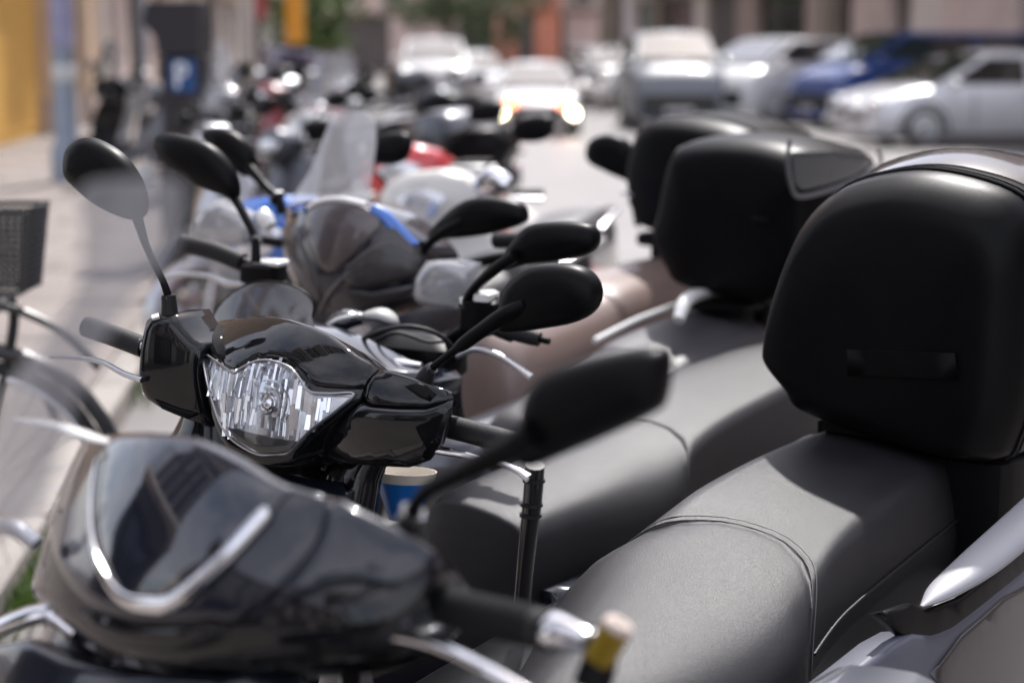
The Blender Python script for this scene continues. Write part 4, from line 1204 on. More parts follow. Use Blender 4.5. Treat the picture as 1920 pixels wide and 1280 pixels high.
# luggage carrier and box
mesh('carrier', *join(box(fr(HB1, 1.58, -.02, .875), .20, .26, .035, (S, H, ZUP), bev=.01), box(fr(HB1, 1.60, .10, .85), .05, .2, .05, (S, H, ZUP), bev=.01), box(fr(HB1, 1.60, -.13, .85), .05, .2, .05, (S, H, ZUP), bev=.01)), MATB, s1)
poly1 = [(-.13, .0), (.02, -.012), (.19, -.012), (.225, .04), (.232, .14), (.222, .26), (.208, .36), (.165, .418), (.06, .437), (-.04, .428), (-.14, .385), (-.198, .31), (-.226, .20), (-.235, .11), (-.225, .075), (-.175, .035)]
tb1, ring1 = top_box(s1, HB1, 1.43, -.125, poly1, .40, MATB2, (-.09, .05), None, front_scale=.88, z_off=.88, back=.7)
fb1 = Face(fr(HB1, 1.4165, -.085, 1.02), SL, H, lambda a, b: 0)
pillow('label_plate', fb1, [(1588, 655), (1790, 662), (1796, 712), (1590, 704)], MATB2, tb1, R=.001, D=.0003, T=.003, off=.0006, step=.03)
tl = cr([V((x, z, 0)) for x, z in poly1], 5, True)
mesh('rear_reflector', *box(fr(HB1, 1.845, -.03, 1.10), .26, .012, .07, (SL, H, UPL), bev=.004), LENSR, tb1)
# a rear lid panel that rises behind the rim
lidp = [ring1(1.43 + t, sc, (0, dz)) for t, sc, dz in ((.13, .9, .0), (.135, 1.0, .006), (.20, 1.02, .02), (.30, 1.0, .022), (.37, .94, .01), (.385, .8, 0))]
mesh('lid_panel', *loft(lidp), mat('brown_black_lid', (.03, .024, .022), .18, coat=.8), tb1, angle=55)

# ---------------------------------------------------------------- second scooter, in focus
HB2 = V((-0.31, 2.45, 0))
s2 = scooter_root('glossy black scooter with the clear faceted headlight facing us', HB2, NG, BLK, GRAPH)
def F2(a, b):
    return -1.3 * a * a - 3.6 * max(0, b - .005) ** 2 - 1.6 * min(0, b + .02) ** 2 - 1.0 * abs(a) ** 3
f2 = Face(P(520, 745, 2.40), BR, BN, F2, lean=radians(3), tilt=radians(-20))
cen2 = [(384, 645), (398, 612), (440, 598), (492, 592), (549, 599), (620, 627), (673, 666), (712, 694), (690, 735), (678, 754), (630, 790), (588, 826), (556, 862), (530, 872), (490, 872), (432, 846), (408, 806), (392, 752), (382, 700)]
cw2 = pillow('front_cowl', f2, cen2, BLK, s2, smooth_n=2, R=.010, D=.007, T=.12, off=-.006, step=.012, taper=.1)
vis2 = [(388, 650), (397, 612), (442, 598), (492, 593), (549, 600), (620, 628), (672, 667), (708, 692), (694, 714), (682, 729), (630, 727), (590, 722), (574, 706), (549, 681), (513, 670), (478, 674), (457, 688), (442, 695), (412, 676)]
pillow('visor_panel', f2, vis2, BLK, cw2, smooth_n=2, R=.006, D=.005, T=.01, off=.003, step=.011)
hl2 = [(386, 662), (412, 680), (442, 700), (457, 691), (485, 678), (513, 677), (549, 690), (570, 715), (584, 735), (625, 739), (669, 740), (630, 775), (584, 810), (549, 848), (518, 853), (485, 852), (442, 827), (420, 799), (405, 756), (391, 705)]
hln = mesh('headlight', *strip(f2, hl2 + [hl2[0]], .0035, .006, .003, n=4), mat('dull_bezel', (.45, .45, .47), .3, metal=.8), cw2, angle=70)
hl_ab = [f2.hit(x, y) for x, y in hl2]
# reflector bowl with faceted columns
fr2 = Face(f2.C, f2.r, f2.n, F2); fr2.u = f2.u
ca, cb = f2.hit(505, 765)
def bowl(a, b):
    d = sqrt((a - ca) ** 2 + (b - cb) ** 2)
    return F2(a, b) - .003
mesh('lamp_recess', *pillow_geo(f2, hl_ab, R=.004, D=-.0005, T=.02, off=.0022, step=.02), mat('lamp_backing', (.55, .55, .57), .25, metal=.9), hln)
rnd = random.Random(4)
gv, gf = [], []
def facet(a, b, w, h_, ta, tb, depth=.004, rot=0.0):
    """one mirror facet: small tilted plate with edges"""
    base = len(gv)
    ca_, sa_ = cos(rot), sin(rot)
    def q(x, y, o):
        xx, yy = x * ca_ - y * sa_, x * sa_ + y * ca_
        return f2.pt(a + xx, b + yy, o + xx * ta + yy * tb)
    for (x, y) in ((-w / 2, -h_ / 2), (w / 2, -h_ / 2), (w / 2, h_ / 2), (-w / 2, h_ / 2)):
        gv.append(q(x, y, depth))
    for (x, y) in ((-w / 2, -h_ / 2), (w / 2, -h_ / 2), (w / 2, h_ / 2), (-w / 2, h_ / 2)):
        gv.append(q(x, y, -.001))
    gf.extend([(base, base + 1, base + 2, base + 3)] + [(base + i, base + (i + 1) % 4, base + 4 + (i + 1) % 4, base + 4 + i) for i in range(4)])
amin = min(p[0] for p in hl_ab); amax = max(p[0] for p in hl_ab); bmin = min(p[1] for p in hl_ab); bmax = max(p[1] for p in hl_ab)
a = amin
bl = f2.hit(480, 818)[1]
while a < amax:
    w = rnd.uniform(.0042, .0080)
    b = bmin
    tcol = rnd.uniform(-.5, .5)
    while b < bmax:
        h_ = rnd.uniform(.018, .045)
        am, bm_ = a + w / 2, b + h_ / 2
        if inpoly(am, bm_, hl_ab) and dist_poly(am, bm_, hl_ab) > .004 and bm_ > bl - .1 * (am - ca) and sqrt((am - ca) ** 2 + (bm_ - cb - .006) ** 2) > .016:
            facet(am, bm_, w * .94, h_ * .96, tcol * .45 + rnd.uniform(-.2, .2), rnd.uniform(-.12, .12), rnd.uniform(.0035, .0075))
        b += h_
    a += w
rf = mesh('reflector_facets', gv, gf, REFL, hln, smooth=False); rf['kind'] = 'stuff'
bulb = f2.pt(ca, cb + .006, .004)
mesh('bulb_housing', *disc_lathe(bulb, f2.n, [(.0165, -.004), (.0165, .001), (.0145, .003), (.012, .001), (.009, .005), (.005, .007), (0.0005, .0075)], 28), CHR, hln, angle=25)
for r0 in (.026, .036):
    pts = []
    for k in range(13):
        an = radians(-35 + 12 * k)
        aa, bb = ca + r0 * cos(an), cb + .004 + r0 * sin(an)
        if inpoly(aa, bb, hl_ab): pts.append(f2.pt(aa, bb, .009))
    if len(pts) > 3: mesh('reflector_ring', *tube(pts, .0011, 6, 1), CHR, hln)
low2 = [(424, 800), (470, 812), (520, 822), (566, 828), (549, 846), (518, 850), (487, 849), (446, 826)]
pillow('lower_insert', f2, low2, mat('lamp_lower_insert', (.07, .068, .07), .35, metal=.4, bump=.3, bscale=400), hln, R=.004, D=.002, T=.005, off=.006, step=.01)
pillow('lens', f2, hl2, CLEAR, hln, R=.012, D=.006, T=.002, off=.008, step=.012, back=False)
# right housing: an upper facet that leans back and the deep lower half
def F2b(a, b): return F2(a, b)
f2b = Face(P(770, 735, 2.325), V((.94, -.34, -.06)), V((-.30, -.80, .52)), lambda a, b: -1.2 * a * a - 2 * b * b)
rh2 = [(682, 737), (700, 708), (716, 693), (745, 700), (790, 714), (846, 733), (850, 748), (800, 764), (745, 764), (692, 760)]
pillow('upper_side_cowl', f2b, rh2, BLK, cw2, R=.006, D=.004, T=.03, off=0, step=.012)
pillow('switch_recess', f2b, [(758, 724), (782, 716), (800, 722), (818, 738), (806, 752), (786, 744)], MATB, cw2, R=.003, D=.002, T=.004, off=.005, step=.01)
f2c = Face(P(760, 800, 2.30), V((.90, -.42, -.08)), V((-.42, -.90, -.10)), lambda a, b: -1.6 * a * a - 2.2 * b * b)
rl2 = [(678, 756), (692, 762), (745, 767), (800, 767), (850, 750), (846, 790), (834, 830), (808, 862), (768, 876), (700, 872), (620, 866), (560, 868), (590, 828), (632, 792)]
pillow('side_cowl', f2c, rl2, BLK, cw2, R=.014, D=.010, T=.07, off=-.002, step=.012, taper=.3)
f2d = Face(P(320, 690, 2.56), V((.95, -.30, -.05)), V((-.32, -.94, .05)), lambda a, b: -2.2 * a * a - 1.5 * b * b)
lh2 = [(266, 650), (270, 630), (276, 600), (290, 592), (332, 590), (346, 614), (366, 636), (386, 646), (382, 706), (394, 765), (408, 806), (352, 786), (302, 764), (270, 742), (263, 700)]
pillow('side_cowl', f2d, lh2, BLK, cw2, R=.014, D=.010, T=.10, off=0, step=.012)
pillow('vent', f2d, [(290, 748), (330, 764), (374, 776), (352, 786), (304, 766)], MATB, cw2, R=.003, D=.003, T=.01, off=.011, step=.01)
mesh('mirror_nut', *tube([P(300, 592, 2.55), P(286, 596, 2.55)], .005, 8, 1), CHR, cw2)
# mirrors
mirror_world(s2, [(936, 574), (945, 540), (973, 512), (1004, 498), (1058, 495), (1098, 506), (1120, 531), (1123, 562), (1107, 588), (1073, 606), (1020, 616), (964, 624), (936, 622), (926, 604)], 2.27,
             [(797, 712, 2.345), (808, 692, 2.34), (850, 658, 2.32), (868, 645, 2.31), (905, 618, 2.295), (945, 592, 2.28), (985, 570, 2.272)], [.0055, .0055, .0055, .0095, .0105, .012, .010],
             boot=([(792, 724, 2.35), (798, 706, 2.345), (808, 690, 2.34)], [.016, .012, .009]), D=.018, R=.026)
mirror_world(s2, [(122, 312), (128, 278), (152, 259), (182, 264), (222, 288), (252, 326), (268, 366), (268, 398), (250, 412), (218, 404), (180, 384), (142, 352), (126, 334)], 2.66,
             [(318, 592, 2.59), (316, 560, 2.59), (306, 528, 2.59), (290, 496, 2.60), (272, 455, 2.62), (254, 400, 2.65), (230, 360, 2.66)], [.007, .0065, .0055, .0055, .006, .009, .010],
             boot=([(318, 606, 2.59), (318, 580, 2.59), (316, 553, 2.59)], [.015, .0125, .011]), D=.018, R=.026)
mesh('handlebar', *tube([P(262, 645, 2.60), P(420, 700, 2.56), P(700, 790, 2.40), P(850, 806, 2.33)], .011, 12, 3), ALU, s2)
mesh('grip', *tube([P(272, 652, 2.60), P(220, 632, 2.63), P(162, 612, 2.66)], .0165, 16, 3), RUB, s2)
mesh('grip', *tube([P(845, 800, 2.33), P(900, 814, 2.30), P(975, 834, 2.26)], .0165, 16, 3), RUB, s2)
mesh('brake_lever', *tube([P(268, 712, 2.56), P(232, 700, 2.58), P(190, 678, 2.61), P(140, 670, 2.64), P(98, 668, 2.67)], [.007, .0065, .006, .006, .0065], 12, 5, flat=.7), ALU, s2)
mesh('brake_lever', *tube([P(798, 838, 2.31), P(835, 846, 2.285), P(875, 853, 2.26), P(930, 866, 2.235), P(968, 880, 2.22), P(992, 896, 2.21)], [.009, .0075, .006, .0055, .0055, .0085], 12, 5, flat=.8), CHR, s2)
lb = mesh('lock_bar', *tube([P(1003, 872, 2.235), P(998, 940, 2.25), P(986, 1050, 2.28), P(978, 1140, 2.30)], [.0135, .0135, .0125, .0125], 14, 3), mat('oily_black_steel', (.012, .012, .012), .22, coat=.6), s2)
for x, y, yy in ((1001, 900, 2.24), (997, 945, 2.25), (995, 965, 2.255)):
    mesh('clamp_ring', *disc_lathe(P(x, y, yy), (0.02, 0, 1), [(.0125, -.003), (.0155, -.002), (.0155, .002), (.0125, .003)], 18), RUB, lb)
# fork cover under the cowl and inner shield
mesh('fork_cover', *tube([P(690, 850, 2.50), P(660, 900, 2.50), P(640, 990, 2.49), P(610, 1100, 2.48)], [.035, .045, .05, .06], 16, 4), BLK, s2)
mesh('inner_shield', *box(P(560, 950, 2.50), .20, .06, .10, (BR, BN, ZUP), bev=.02), GRAPH, s2)
sec2 = [(0.425, -.02, .66, .10, .5), (0.435, -.02, .715, .130, .7), (0.455, -.02, .735, .145, .75), (0.56, -.02, .747, .155, .6), (0.70, -.015, .760, .167, .35), (0.84, -.015, .776, .178, 0), (0.93, -.015, .790, .182, .1), (0.955, -.015, .792, .183, .4), (0.975, -.015, .799, .183, .8), (1.10, -.02, .818, .180, 1), (1.30, -.02, .836, .172, 1), (1.50, -.02, .850, .155, .9), (1.64, -.02, .848, .13, .7), (1.70, -.02, .82, .06, .3)]
st2, rg2 = seat_world(HB2, sec2, 1.05, VIN, s2, n=5, sweep=(.965, .12))
seam(rg2, 37, .0014, st2, VIN)
mesh('seat_base', *tube([fr(HB2, t, .165 + .0 * t, z) for t, z in ((.50, .50), (.7, .53), (.95, .56), (1.2, .60), (1.5, .66))], .02, 10, 4), MATB, s2)
fs2 = Face(fr(HB2, .85, .155, .55), V((.61, .79, 0)), S, lambda a, b: -.1 * a * a - .3 * b * b)
mesh('side_panel', *pillow_geo(fs2, [(-.38, -.16), (-.40, .06), (-.1, .07), (.3, .12), (.62, .16), (.62, .05), (.3, -.02), (.0, -.20)], R=.02, D=.012, T=.03, step=.04), GRAPH, s2)
# beige and blue cup wedged in the footwell behind the cowl
cup = thing('plastic_cup', 'blue and cream plastic tub wedged under the black cowl beside the front seat nose', 'tub', P(760, 1000, 2.62))
c0 = P(758, 915, 2.62)
cupb = disc_lathe(c0, (0.05, 0.1, 1), [(.0, -.052), (.022, -.05), (.030, -.03), (.040, -.005), (.047, .012)], 24)
mesh('body', *cupb, mat('blue_plastic', (.01, .16, .55), .3, coat=.3), cup)
mesh('rim', *disc_lathe(c0, (0.05, 0.1, 1), [(.0475, .012), (.0485, .016), (.051, .028), (.049, .028), (.046, .014)], 24), mat('cream_plastic', (.60, .55, .47), .5), cup)

# ---------------------------------------------------------------- third scooter
HB3 = V((-0.28, 3.20, 0))
s3 = scooter_root('scooter with a dark smoked visor behind the in-focus black one', HB3, NG, TAUPE, DGREY)
f3 = Face(P(495, 590, 3.02), BR, BN, lambda a, b: -1.8 * a * a - 1.2 * b * b, tilt=radians(-22))
pillow('windscreen', f3, [(394, 612), (410, 575), (450, 540), (490, 528), (532, 531), (568, 545), (588, 568), (586, 596), (570, 640), (400, 640)], SMOKE2, s3, smooth_n=3, R=.004, D=.001, T=.003, step=.02, back=False)
rim3 = [f3.pt(*f3.hit(x, y)) for x, y in [(394, 612), (410, 575), (450, 540), (490, 528), (532, 531), (568, 545), (588, 568), (586, 596)]]
mesh('screen_edge', *tube(rim3, .0022, 6, 4), MATB, s3)
f3b = Face(P(520, 680, 3.02), BR, BN, lambda a, b: -1.5 * a * a - 2.5 * b * b, tilt=radians(-6))
pillow('front_cowl', f3b, [(300, 700), (330, 640), (400, 615), (520, 608), (620, 640), (720, 690), (790, 700), (800, 740), (700, 800), (560, 830), (400, 800), (310, 760)], GRAPH, s3, smooth_n=2, R=.015, D=.01, T=.12, step=.03)
mirror_world(s3, [(290, 265), (300, 250), (340, 254), (390, 271), (425, 304), (443, 344), (440, 372), (410, 364), (360, 345), (320, 318), (295, 288)], 3.40,
             [(480, 492, 3.32), (478, 450, 3.33), (462, 412, 3.35), (438, 370, 3.38), (410, 340, 3.40)], [.010, .008, .008, .009, .012], D=.018, R=.03)
mirror_world(s3, [(936, 500), (950, 466), (975, 435), (1002, 420), (1060, 416), (1108, 423), (1121, 445), (1113, 468), (1090, 480), (1040, 490), (985, 496), (945, 508)], 2.98,
             [(873, 600, 3.08), (874, 570, 3.08), (890, 540, 3.06), (930, 503, 3.02), (965, 480, 2.99)], [.012, .010, .009, .011, .012], D=.018, R=.03)
mesh('handlebar', *tube([P(450, 490, 3.40), P(510, 520, 3.38), P(600, 640, 3.33), P(760, 690, 3.20), P(880, 612, 3.10), P(960, 630, 3.04)], .012, 12, 4), MATB, s3)
mesh('grip', *tube([P(455, 492, 3.40), P(400, 470, 3.43), P(340, 456, 3.47)], .019, 14, 3), RUB, s3)
mesh('grip', *tube([P(935, 612, 3.05), P(990, 630, 3.01), P(1012, 636, 3.0)], [.018, .015, .013], 14, 3), RUB, s3)
mesh('bar_end', *tube([P(1012, 636, 3.0), P(1030, 640, 2.99)], .006, 10, 1), MATB, s3)
mesh('brake_lever', *tube([P(465, 534, 3.36), P(430, 532, 3.38), P(395, 518, 3.40), P(350, 514, 3.43), P(312, 520, 3.46)], [.011, .011, .008, .007, .007], 12, 5, flat=.8), ALU, s3)
mesh('brake_lever', *tube([P(858, 668, 3.06), P(890, 655, 3.03), P(930, 664, 3.0), P(965, 685, 2.98), P(996, 708, 2.96)], [.005, .006, .006, .006, .0075], 12, 5), ALU, s3)
sw = mesh('switchgear', *box(P(494, 512, 3.36), .085, .06, .05, (BR, BN, UPL), bev=.014), MATB, s3)
mesh('reservoir_cap', *box(P(508, 492, 3.35), .065, .045, .014, (BR, BN, UPL), bev=.006), WHITEP, sw)
sw = mesh('switchgear', *box(P(905, 590, 3.08), .075, .06, .075, (BR, BN, UPL), bev=.018), MATB, s3)
mesh('reservoir_cap', *box(P(912, 556, 3.07), .036, .045, .024, (BR, BN, UPL), bev=.008), WHITEP, sw)
mesh('brake_cable', *tube([P(660, 650, 3.10), P(700, 626, 3.08), P(760, 612, 3.06), P(820, 626, 3.06), P(862, 665, 3.10)], .0045, 8, 5), RUB, s3)
mesh('brake_cable', *tube([P(870, 640, 3.1), P(857, 680, 3.12), P(854, 740, 3.14), P(862, 800, 3.16)], .012, 8, 5), RUB, s3)
mesh('brake_cable', *tube([P(700, 640, 3.12), P(745, 624, 3.1), P(800, 640, 3.1), P(840, 640, 3.1)], .0035, 8, 5), RUB, s3)
mesh('instrument_pod', *tube([P(672, 596, 3.22), P(690, 592, 3.22), P(715, 590, 3.21), P(738, 600, 3.20), P(748, 606, 3.20)], [.004, .022, .027, .018, .003], 16, 5, flat=.45), mat('pale_grey_plastic', (.30, .30, .29), .5), s3)
mesh('instrument_hood', *tube([P(600, 640, 3.18), P(640, 602, 3.18), P(680, 596, 3.18)], [.02, .035, .02], 14, 4, flat=.6), GRAPH, s3)
mesh('hood_edge', *tube([P(604, 622, 3.16), P(630, 600, 3.15), P(672, 590, 3.15)], .004, 8, 4), WHITEP, s3)
mesh('inner_cowl', *box(P(770, 668, 3.18), .22, .10, .09, (BR, BN, ZUP), bev=.03), MATB, s3)
mesh('inner_cowl_trim', *tube([P(695, 692, 3.08), P(735, 680, 3.06), P(790, 684, 3.04)], [.006, .018, .008], 12, 4, flat=.5), SILV, s3)
sec3 = [(0.46, .00, .66, .07, 0), (0.50, .0, .715, .12, .2), (0.62, .0, .735, .14, .2), (0.80, .0, .76, .165, .1), (0.93, .0, .785, .17, .3), (0.98, .0, .80, .17, .8), (1.15, .0, .82, .165, 1), (1.35, .0, .835, .15, 1), (1.50, .0, .83, .11, .6), (1.55, .0, .80, .05, .3)]
seat_world(HB3, sec3, .9, VIN2, s3, n=4)
mesh('seat_edge_trim', *tube([fr(HB3, t, -.165, z) for t, z in ((1.0, .80), (1.2, .83), (1.4, .845), (1.5, .85))], .008, 10, 4), WHITEP, s3)
mesh('carrier', *join(box(fr(HB3, 1.40, 0, .865), .18, .24, .03, (S, H, ZUP), bev=.01), box(fr(HB3, 1.45, .08, .83), .04, .16, .06, (S, H, ZUP), bev=.01), box(fr(HB3, 1.45, -.08, .83), .04, .16, .06, (S, H, ZUP), bev=.01)), MATB, s3)
mesh('grab_handle', *tube([P(1272, 600, 4.0), P(1285, 565, 4.05), P(1310, 552, 4.15), P(1330, 552, 4.25)], [.014, .018, .016, .01], 12, 4), WHITEP, s3)
poly2 = [(-.12, .0), (.02, -.005), (.15, .0), (.20, .05), (.225, .14), (.232, .22), (.225, .325), (.215, .375), (.10, .400), (-.05, .392), (-.17, .362), (-.20, .32), (-.215, .19), (-.225, .13), (-.215, .10), (-.17, .04)]
tb2, ring2 = top_box(s3, HB3, 1.28, -.100, poly2, .40, MATB2, (-.05, .10), None, front_scale=.90, z_off=.895, rim=False, back=.72)
fsb = Face(fr(HB3, 1.50, .268, 1.13), V((.61, .79, 0)), S + ZUP * -.10, lambda a, b: -.25 * a * a)
pillow('side_badge', fsb, [(1482, 286), (1560, 282), (1628, 292), (1636, 304), (1600, 330), (1545, 348), (1502, 357), (1488, 340)], mat('slate_panel', (.045, .05, .055), .25, coat=.6), tb2, smooth_n=1, R=.005, D=.003, T=.01, off=.004, step=.02)
mesh('side_trim', *strip(fsb, [(1478, 262), (1474, 310), (1484, 356), (1500, 368), (1545, 358), (1610, 332), (1648, 306), (1644, 282)], .012, .004, .004), mat('satin_grey_trim', (.16, .16, .17), .3, metal=.5), tb2, angle=70)
mesh('latch', *box(P(1424, 412, 4.10), .045, .01, .010, (SL, H, UPL), bev=.003), MATB, tb2)

# ---------------------------------------------------------------- fourth scooter: taupe with clear indicators
HB4 = V((-0.385, 3.88, 0))
s4 = scooter_root('taupe scooter with blue trim and big clear indicator lenses', HB4, NG, TAUPE, BROWN)
f4 = Face(P(640, 470, 3.72), BR, BN, lambda a, b: -1.7 * a * a - 1.6 * b * b - 1.5 * abs(a) ** 3, lean=radians(3), tilt=radians(-10))
b4 = pillow('front_cowl', f4, [(482, 395), (520, 384), (570, 378), (650, 372), (716, 392), (760, 425), (796, 462), (806, 505), (780, 548), (700, 582), (620, 602), (590, 588), (545, 515), (500, 448), (482, 420)], GRAPH, s4, smooth_n=2, R=.015, D=.01, T=.14, off=-.008, step=.025)
pillow('nose_panel', f4, [(572, 400), (598, 382), (650, 378), (700, 394), (722, 412), (695, 450), (645, 498), (615, 512), (590, 485), (572, 435)], TAUPE, b4, smooth_n=2, R=.012, D=.008, T=.01, step=.02)
pillow('side_cowl', f4, [(728, 418), (765, 445), (792, 475), (800, 505), (760, 525), (690, 540), (655, 535), (640, 520), (690, 470)], MATS['dark_taupe'], b4, smooth_n=2, R=.010, D=.010, T=.01, off=.002, step=.02)
pillow('side_cowl', f4, [(505, 425), (555, 420), (566, 450), (585, 495), (600, 530), (605, 575), (575, 545), (540, 490)], MATS['dark_taupe'], b4, smooth_n=2, R=.010, D=.008, T=.01, off=.0, step=.02)
pillow('lower_cowl', f4, [(640, 540), (700, 548), (780, 532), (770, 552), (700, 576), (630, 592), (612, 575)], MATS['dark_taupe'], b4, smooth_n=2, R=.008, D=.006, T=.01, off=.0, step=.02)
mesh('cowl_crease', *strip(f4, [(600, 590), (625, 545), (665, 512), (720, 505), (790, 508)], .012, .004, .006), TAUPE, b4, angle=70)
mesh('cowl_crease', *strip(f4, [(655, 505), (700, 470), (740, 455), (785, 480)], .012, .006, .006), TAUPE, b4, angle=70)
mesh('cowl_crease', *strip(f4, [(540, 470), (570, 520), (585, 560), (592, 590)], .012, .004, .006), TAUPE, b4, angle=70)
mesh('blue_trim', *strip(f4, [(700, 390), (725, 408), (750, 436), (778, 462)], .02, .003, .006, wl=[.022, .024, .026, .022]), BLUE, b4, angle=70)
mesh('blue_trim', *strip(f4, [(502, 402), (535, 394), (574, 392)], .02, .003, .006), BLUE, b4, angle=70)
mesh('pale_streak', *strip(f4, [(580, 390), (600, 378), (640, 373), (690, 384)], .012, .007, .005), WHITEP, b4, angle=70)  # highlight along the top of the nose, put in as a white rib
mesh('pale_streak', *tube([P(492, 395, 3.84), P(498, 410, 3.83), P(508, 425, 3.82)], [.012, .020, .014], 12, 3), WHITEP, b4)
for (Y, ol, nr) in ((3.92, [(364, 445), (371, 402), (404, 373), (432, 386), (470, 402), (478, 458), (440, 462), (372, 452)], BN), (3.56, [(800, 490), (845, 488), (890, 496), (882, 555), (852, 580), (800, 574), (776, 562), (782, 520)], BN)):
    ff = Face(P(sum(p[0] for p in ol) / 8, sum(p[1] for p in ol) / 8, Y), BR, nr, lambda a, b: -2 * a * a - 2 * b * b)
    ind = pillow('indicator', ff, ol, LENSW, s4, smooth_n=1, R=.02, D=.02, T=.03, step=.02)
    ab = [ff.hit(x, y) for x, y in ol]
    mx_ = sum(p[0] for p in ab) / 8; my_ = sum(p[1] for p in ab) / 8
    mesh('indicator_reflector', *pillow_geo(ff, [(mx_ + (x - mx_) * .9, my_ + (y - my_) * .9) for x, y in ab], R=.02, D=-.012, T=.02, off=-.01, step=.02), ALU, ind)
    mesh('bulb', *disc_lathe(ff.pt(mx_, my_, -.02), ff.n, [(.008, 0), (.010, .012), (.006, .022), (.001, .025)], 14), CHR, ind)
mirror_world(s4, [(380, 254), (388, 241), (426, 243), (460, 266), (476, 300), (473, 324), (455, 330), (412, 298), (388, 270)], 4.05,
             [(530, 400, 3.94), (520, 372, 3.95), (498, 350, 3.98), (470, 318, 4.02), (450, 300, 4.04)], [.012, .012, .011, .014, .012], D=.018, R=.03)
mirror_world(s4, [(802, 444), (828, 408), (872, 376), (922, 370), (972, 380), (986, 398), (980, 418), (922, 438), (850, 447)], 3.62,
             [(788, 505, 3.70), (792, 478, 3.70), (806, 455, 3.68), (830, 436, 3.65), (870, 415, 3.63)], [.009, .009, .010, .012, .012], D=.02, R=.03)
mesh('handlebar', *tube([P(400, 440, 4.12), P(560, 460, 4.0), P(800, 500, 3.8), P(960, 480, 3.66)], .012, 10, 4), MATB, s4)
mesh('grip', *tube([P(930, 450, 3.66), P(1000, 452, 3.60)], .018, 12, 2), RUB, s4)
sec4 = [(0.42, .02, .60, .07, 0), (0.44, .02, .72, .13, 0), (0.50, .02, .80, .165, 0), (0.70, .02, .835, .18, 0), (0.90, .02, .855, .185, .3), (0.95, .02, .87, .185, .6), (1.15, .02, .885, .18, .6), (1.35, .02, .895, .16, .5), (1.50, .02, .88, .11, .4), (1.55, .02, .84, .05, .2)]
seat_world(HB4, sec4, 1.7, BROWN, s4, n=4)
poly3 = [(-.15, .0), (0, -.005), (.16, .0), (.21, .05), (.235, .14), (.24, .20), (.22, .28), (.17, .325), (.07, .345), (-.07, .345), (-.17, .325), (-.22, .28), (-.24, .2), (-.235, .14), (-.22, .08), (-.19, .03)]
tb3, ring3 = top_box(s4, HB4, 1.34, -.05, poly3, .46, MATB2, (0, .10), None, front_scale=.88, z_off=.965, rim=True, back=.72)
mesh('carrier', *join(box(fr(HB4, 1.50, -.02, .945), .18, .26, .04, (S, H, ZUP), bev=.01), box(fr(HB4, 1.46, -.02, .90), .12, .12, .06, (S, H, ZUP), bev=.01)), MATB, s4)
rg = ring3(1.36, .995); 
mesh('grey_band', *tube([fr(HB4, 1.345, -.05, 0) + SL * x + UPL * (.965 + z) for x, z in ((-.215, .10), (-.1, .095), (.1, .095), (.22, .10))], .006, 8, 3), SILV, tb3)

# fifth: its tall windscreen, and the sixth's black mirror
f5 = Face(P(630, 310, 4.5), BR, BN, lambda a, b: -1.8 * a * a - .3 * b * b, tilt=radians(-18))
pillow('windscreen', f5, [(536, 400), (556, 360), (582, 318), (606, 258), (624, 220), (655, 208), (694, 214), (706, 244), (702, 300), (692, 370), (684, 410), (600, 415)], SCREEN2, s5, smooth_n=2, R=.004, D=.001, T=.003, step=.03, back=False)
mesh('screen_bracket', *tube([P(600, 400, 4.5), P(610, 460, 4.55)], .008, 8, 1), MATB, s5)
mesh('screen_bracket', *tube([P(670, 395, 4.5), P(665, 460, 4.55)], .008, 8, 1), MATB, s5)
mirror_world(s5, [(888, 345), (892, 328), (908, 317), (930, 316), (950, 326), (960, 345), (954, 366), (935, 376), (910, 375), (893, 362)], 4.5,
             [(800, 440, 4.55), (850, 410, 4.52), (880, 385, 4.51), (905, 360, 4.50)], [.010, .008, .008, .008], D=.02, R=.03, m=CHR)
mirror_world(s6, [(1098, 288), (1106, 264), (1135, 252), (1170, 260), (1188, 285), (1191, 318), (1187, 342), (1164, 335), (1130, 320), (1105, 306)], 5.25,
             [(1196, 420, 5.5), (1188, 380, 5.4), (1184, 345, 5.28), (1165, 310, 5.25)], [.012, .010, .010, .012], D=.02, R=.03)

# ---------------------------------------------------------------- the scooter beside the photographer: only its screen edge shows
s0 = thing('scooter', 'scooter closest to us, only its blurred smoky windscreen in view', 'scooter', (-.42, .72, 0), ROW_ROT, LEAN, NG)
chassis(s0, DGREY, DGREY)
f0 = Face(P(200, 560, .98), V((.80, -.60, 0)), V((-.60, -.80, 0)), lambda a, b: -2.2 * a * a, tilt=radians(-12))
pillow('windscreen', f0, [(148, 375), (165, 345), (240, 335), (325, 338), (345, 362), (338, 430), (312, 490), (262, 545), (215, 610), (170, 680), (140, 760), (110, 850), (60, 960), (-60, 1080), (-200, 1080), (-200, 900), (-60, 780), (40, 690), (110, 600), (150, 520), (155, 420)], SMOKE, s0, smooth_n=3, R=.004, D=.001, T=.003, step=.03, back=False)
mesh('screen_bracket', *tube([P(-150, 1000, .95), P(-120, 1150, .93), P(-60, 1350, .92)], .007, 8, 3), MATB, s0)

for k_, (src, x, y) in enumerate(((protoB, -.25, -.45), (protoA, -.30, -1.3), (protoD, -.25, -2.2), (protoE, -.3, -3.1), (protoB, -.3, -4.0))):  # row carried on out of view, added to block bright ground in reflections
    c_ = copy_tree(src); c_['label'] = ('black scooter with clear screen just behind the photographer', 'grey naked motorcycle second behind the photographer', 'dark red scooter third behind the photographer', 'silver motorcycle with box fourth behind the photographer', 'black scooter with clear screen fifth behind the photographer')[k_]; c_['group'] = NG
    c_.location = (x - .5, y - .5, 0)
    c_.rotation_quaternion = (Matrix.Rotation(ROW_ROT, 4, 'Z') @ Matrix.Rotation(LEAN, 4, 'Y')).to_quaternion()
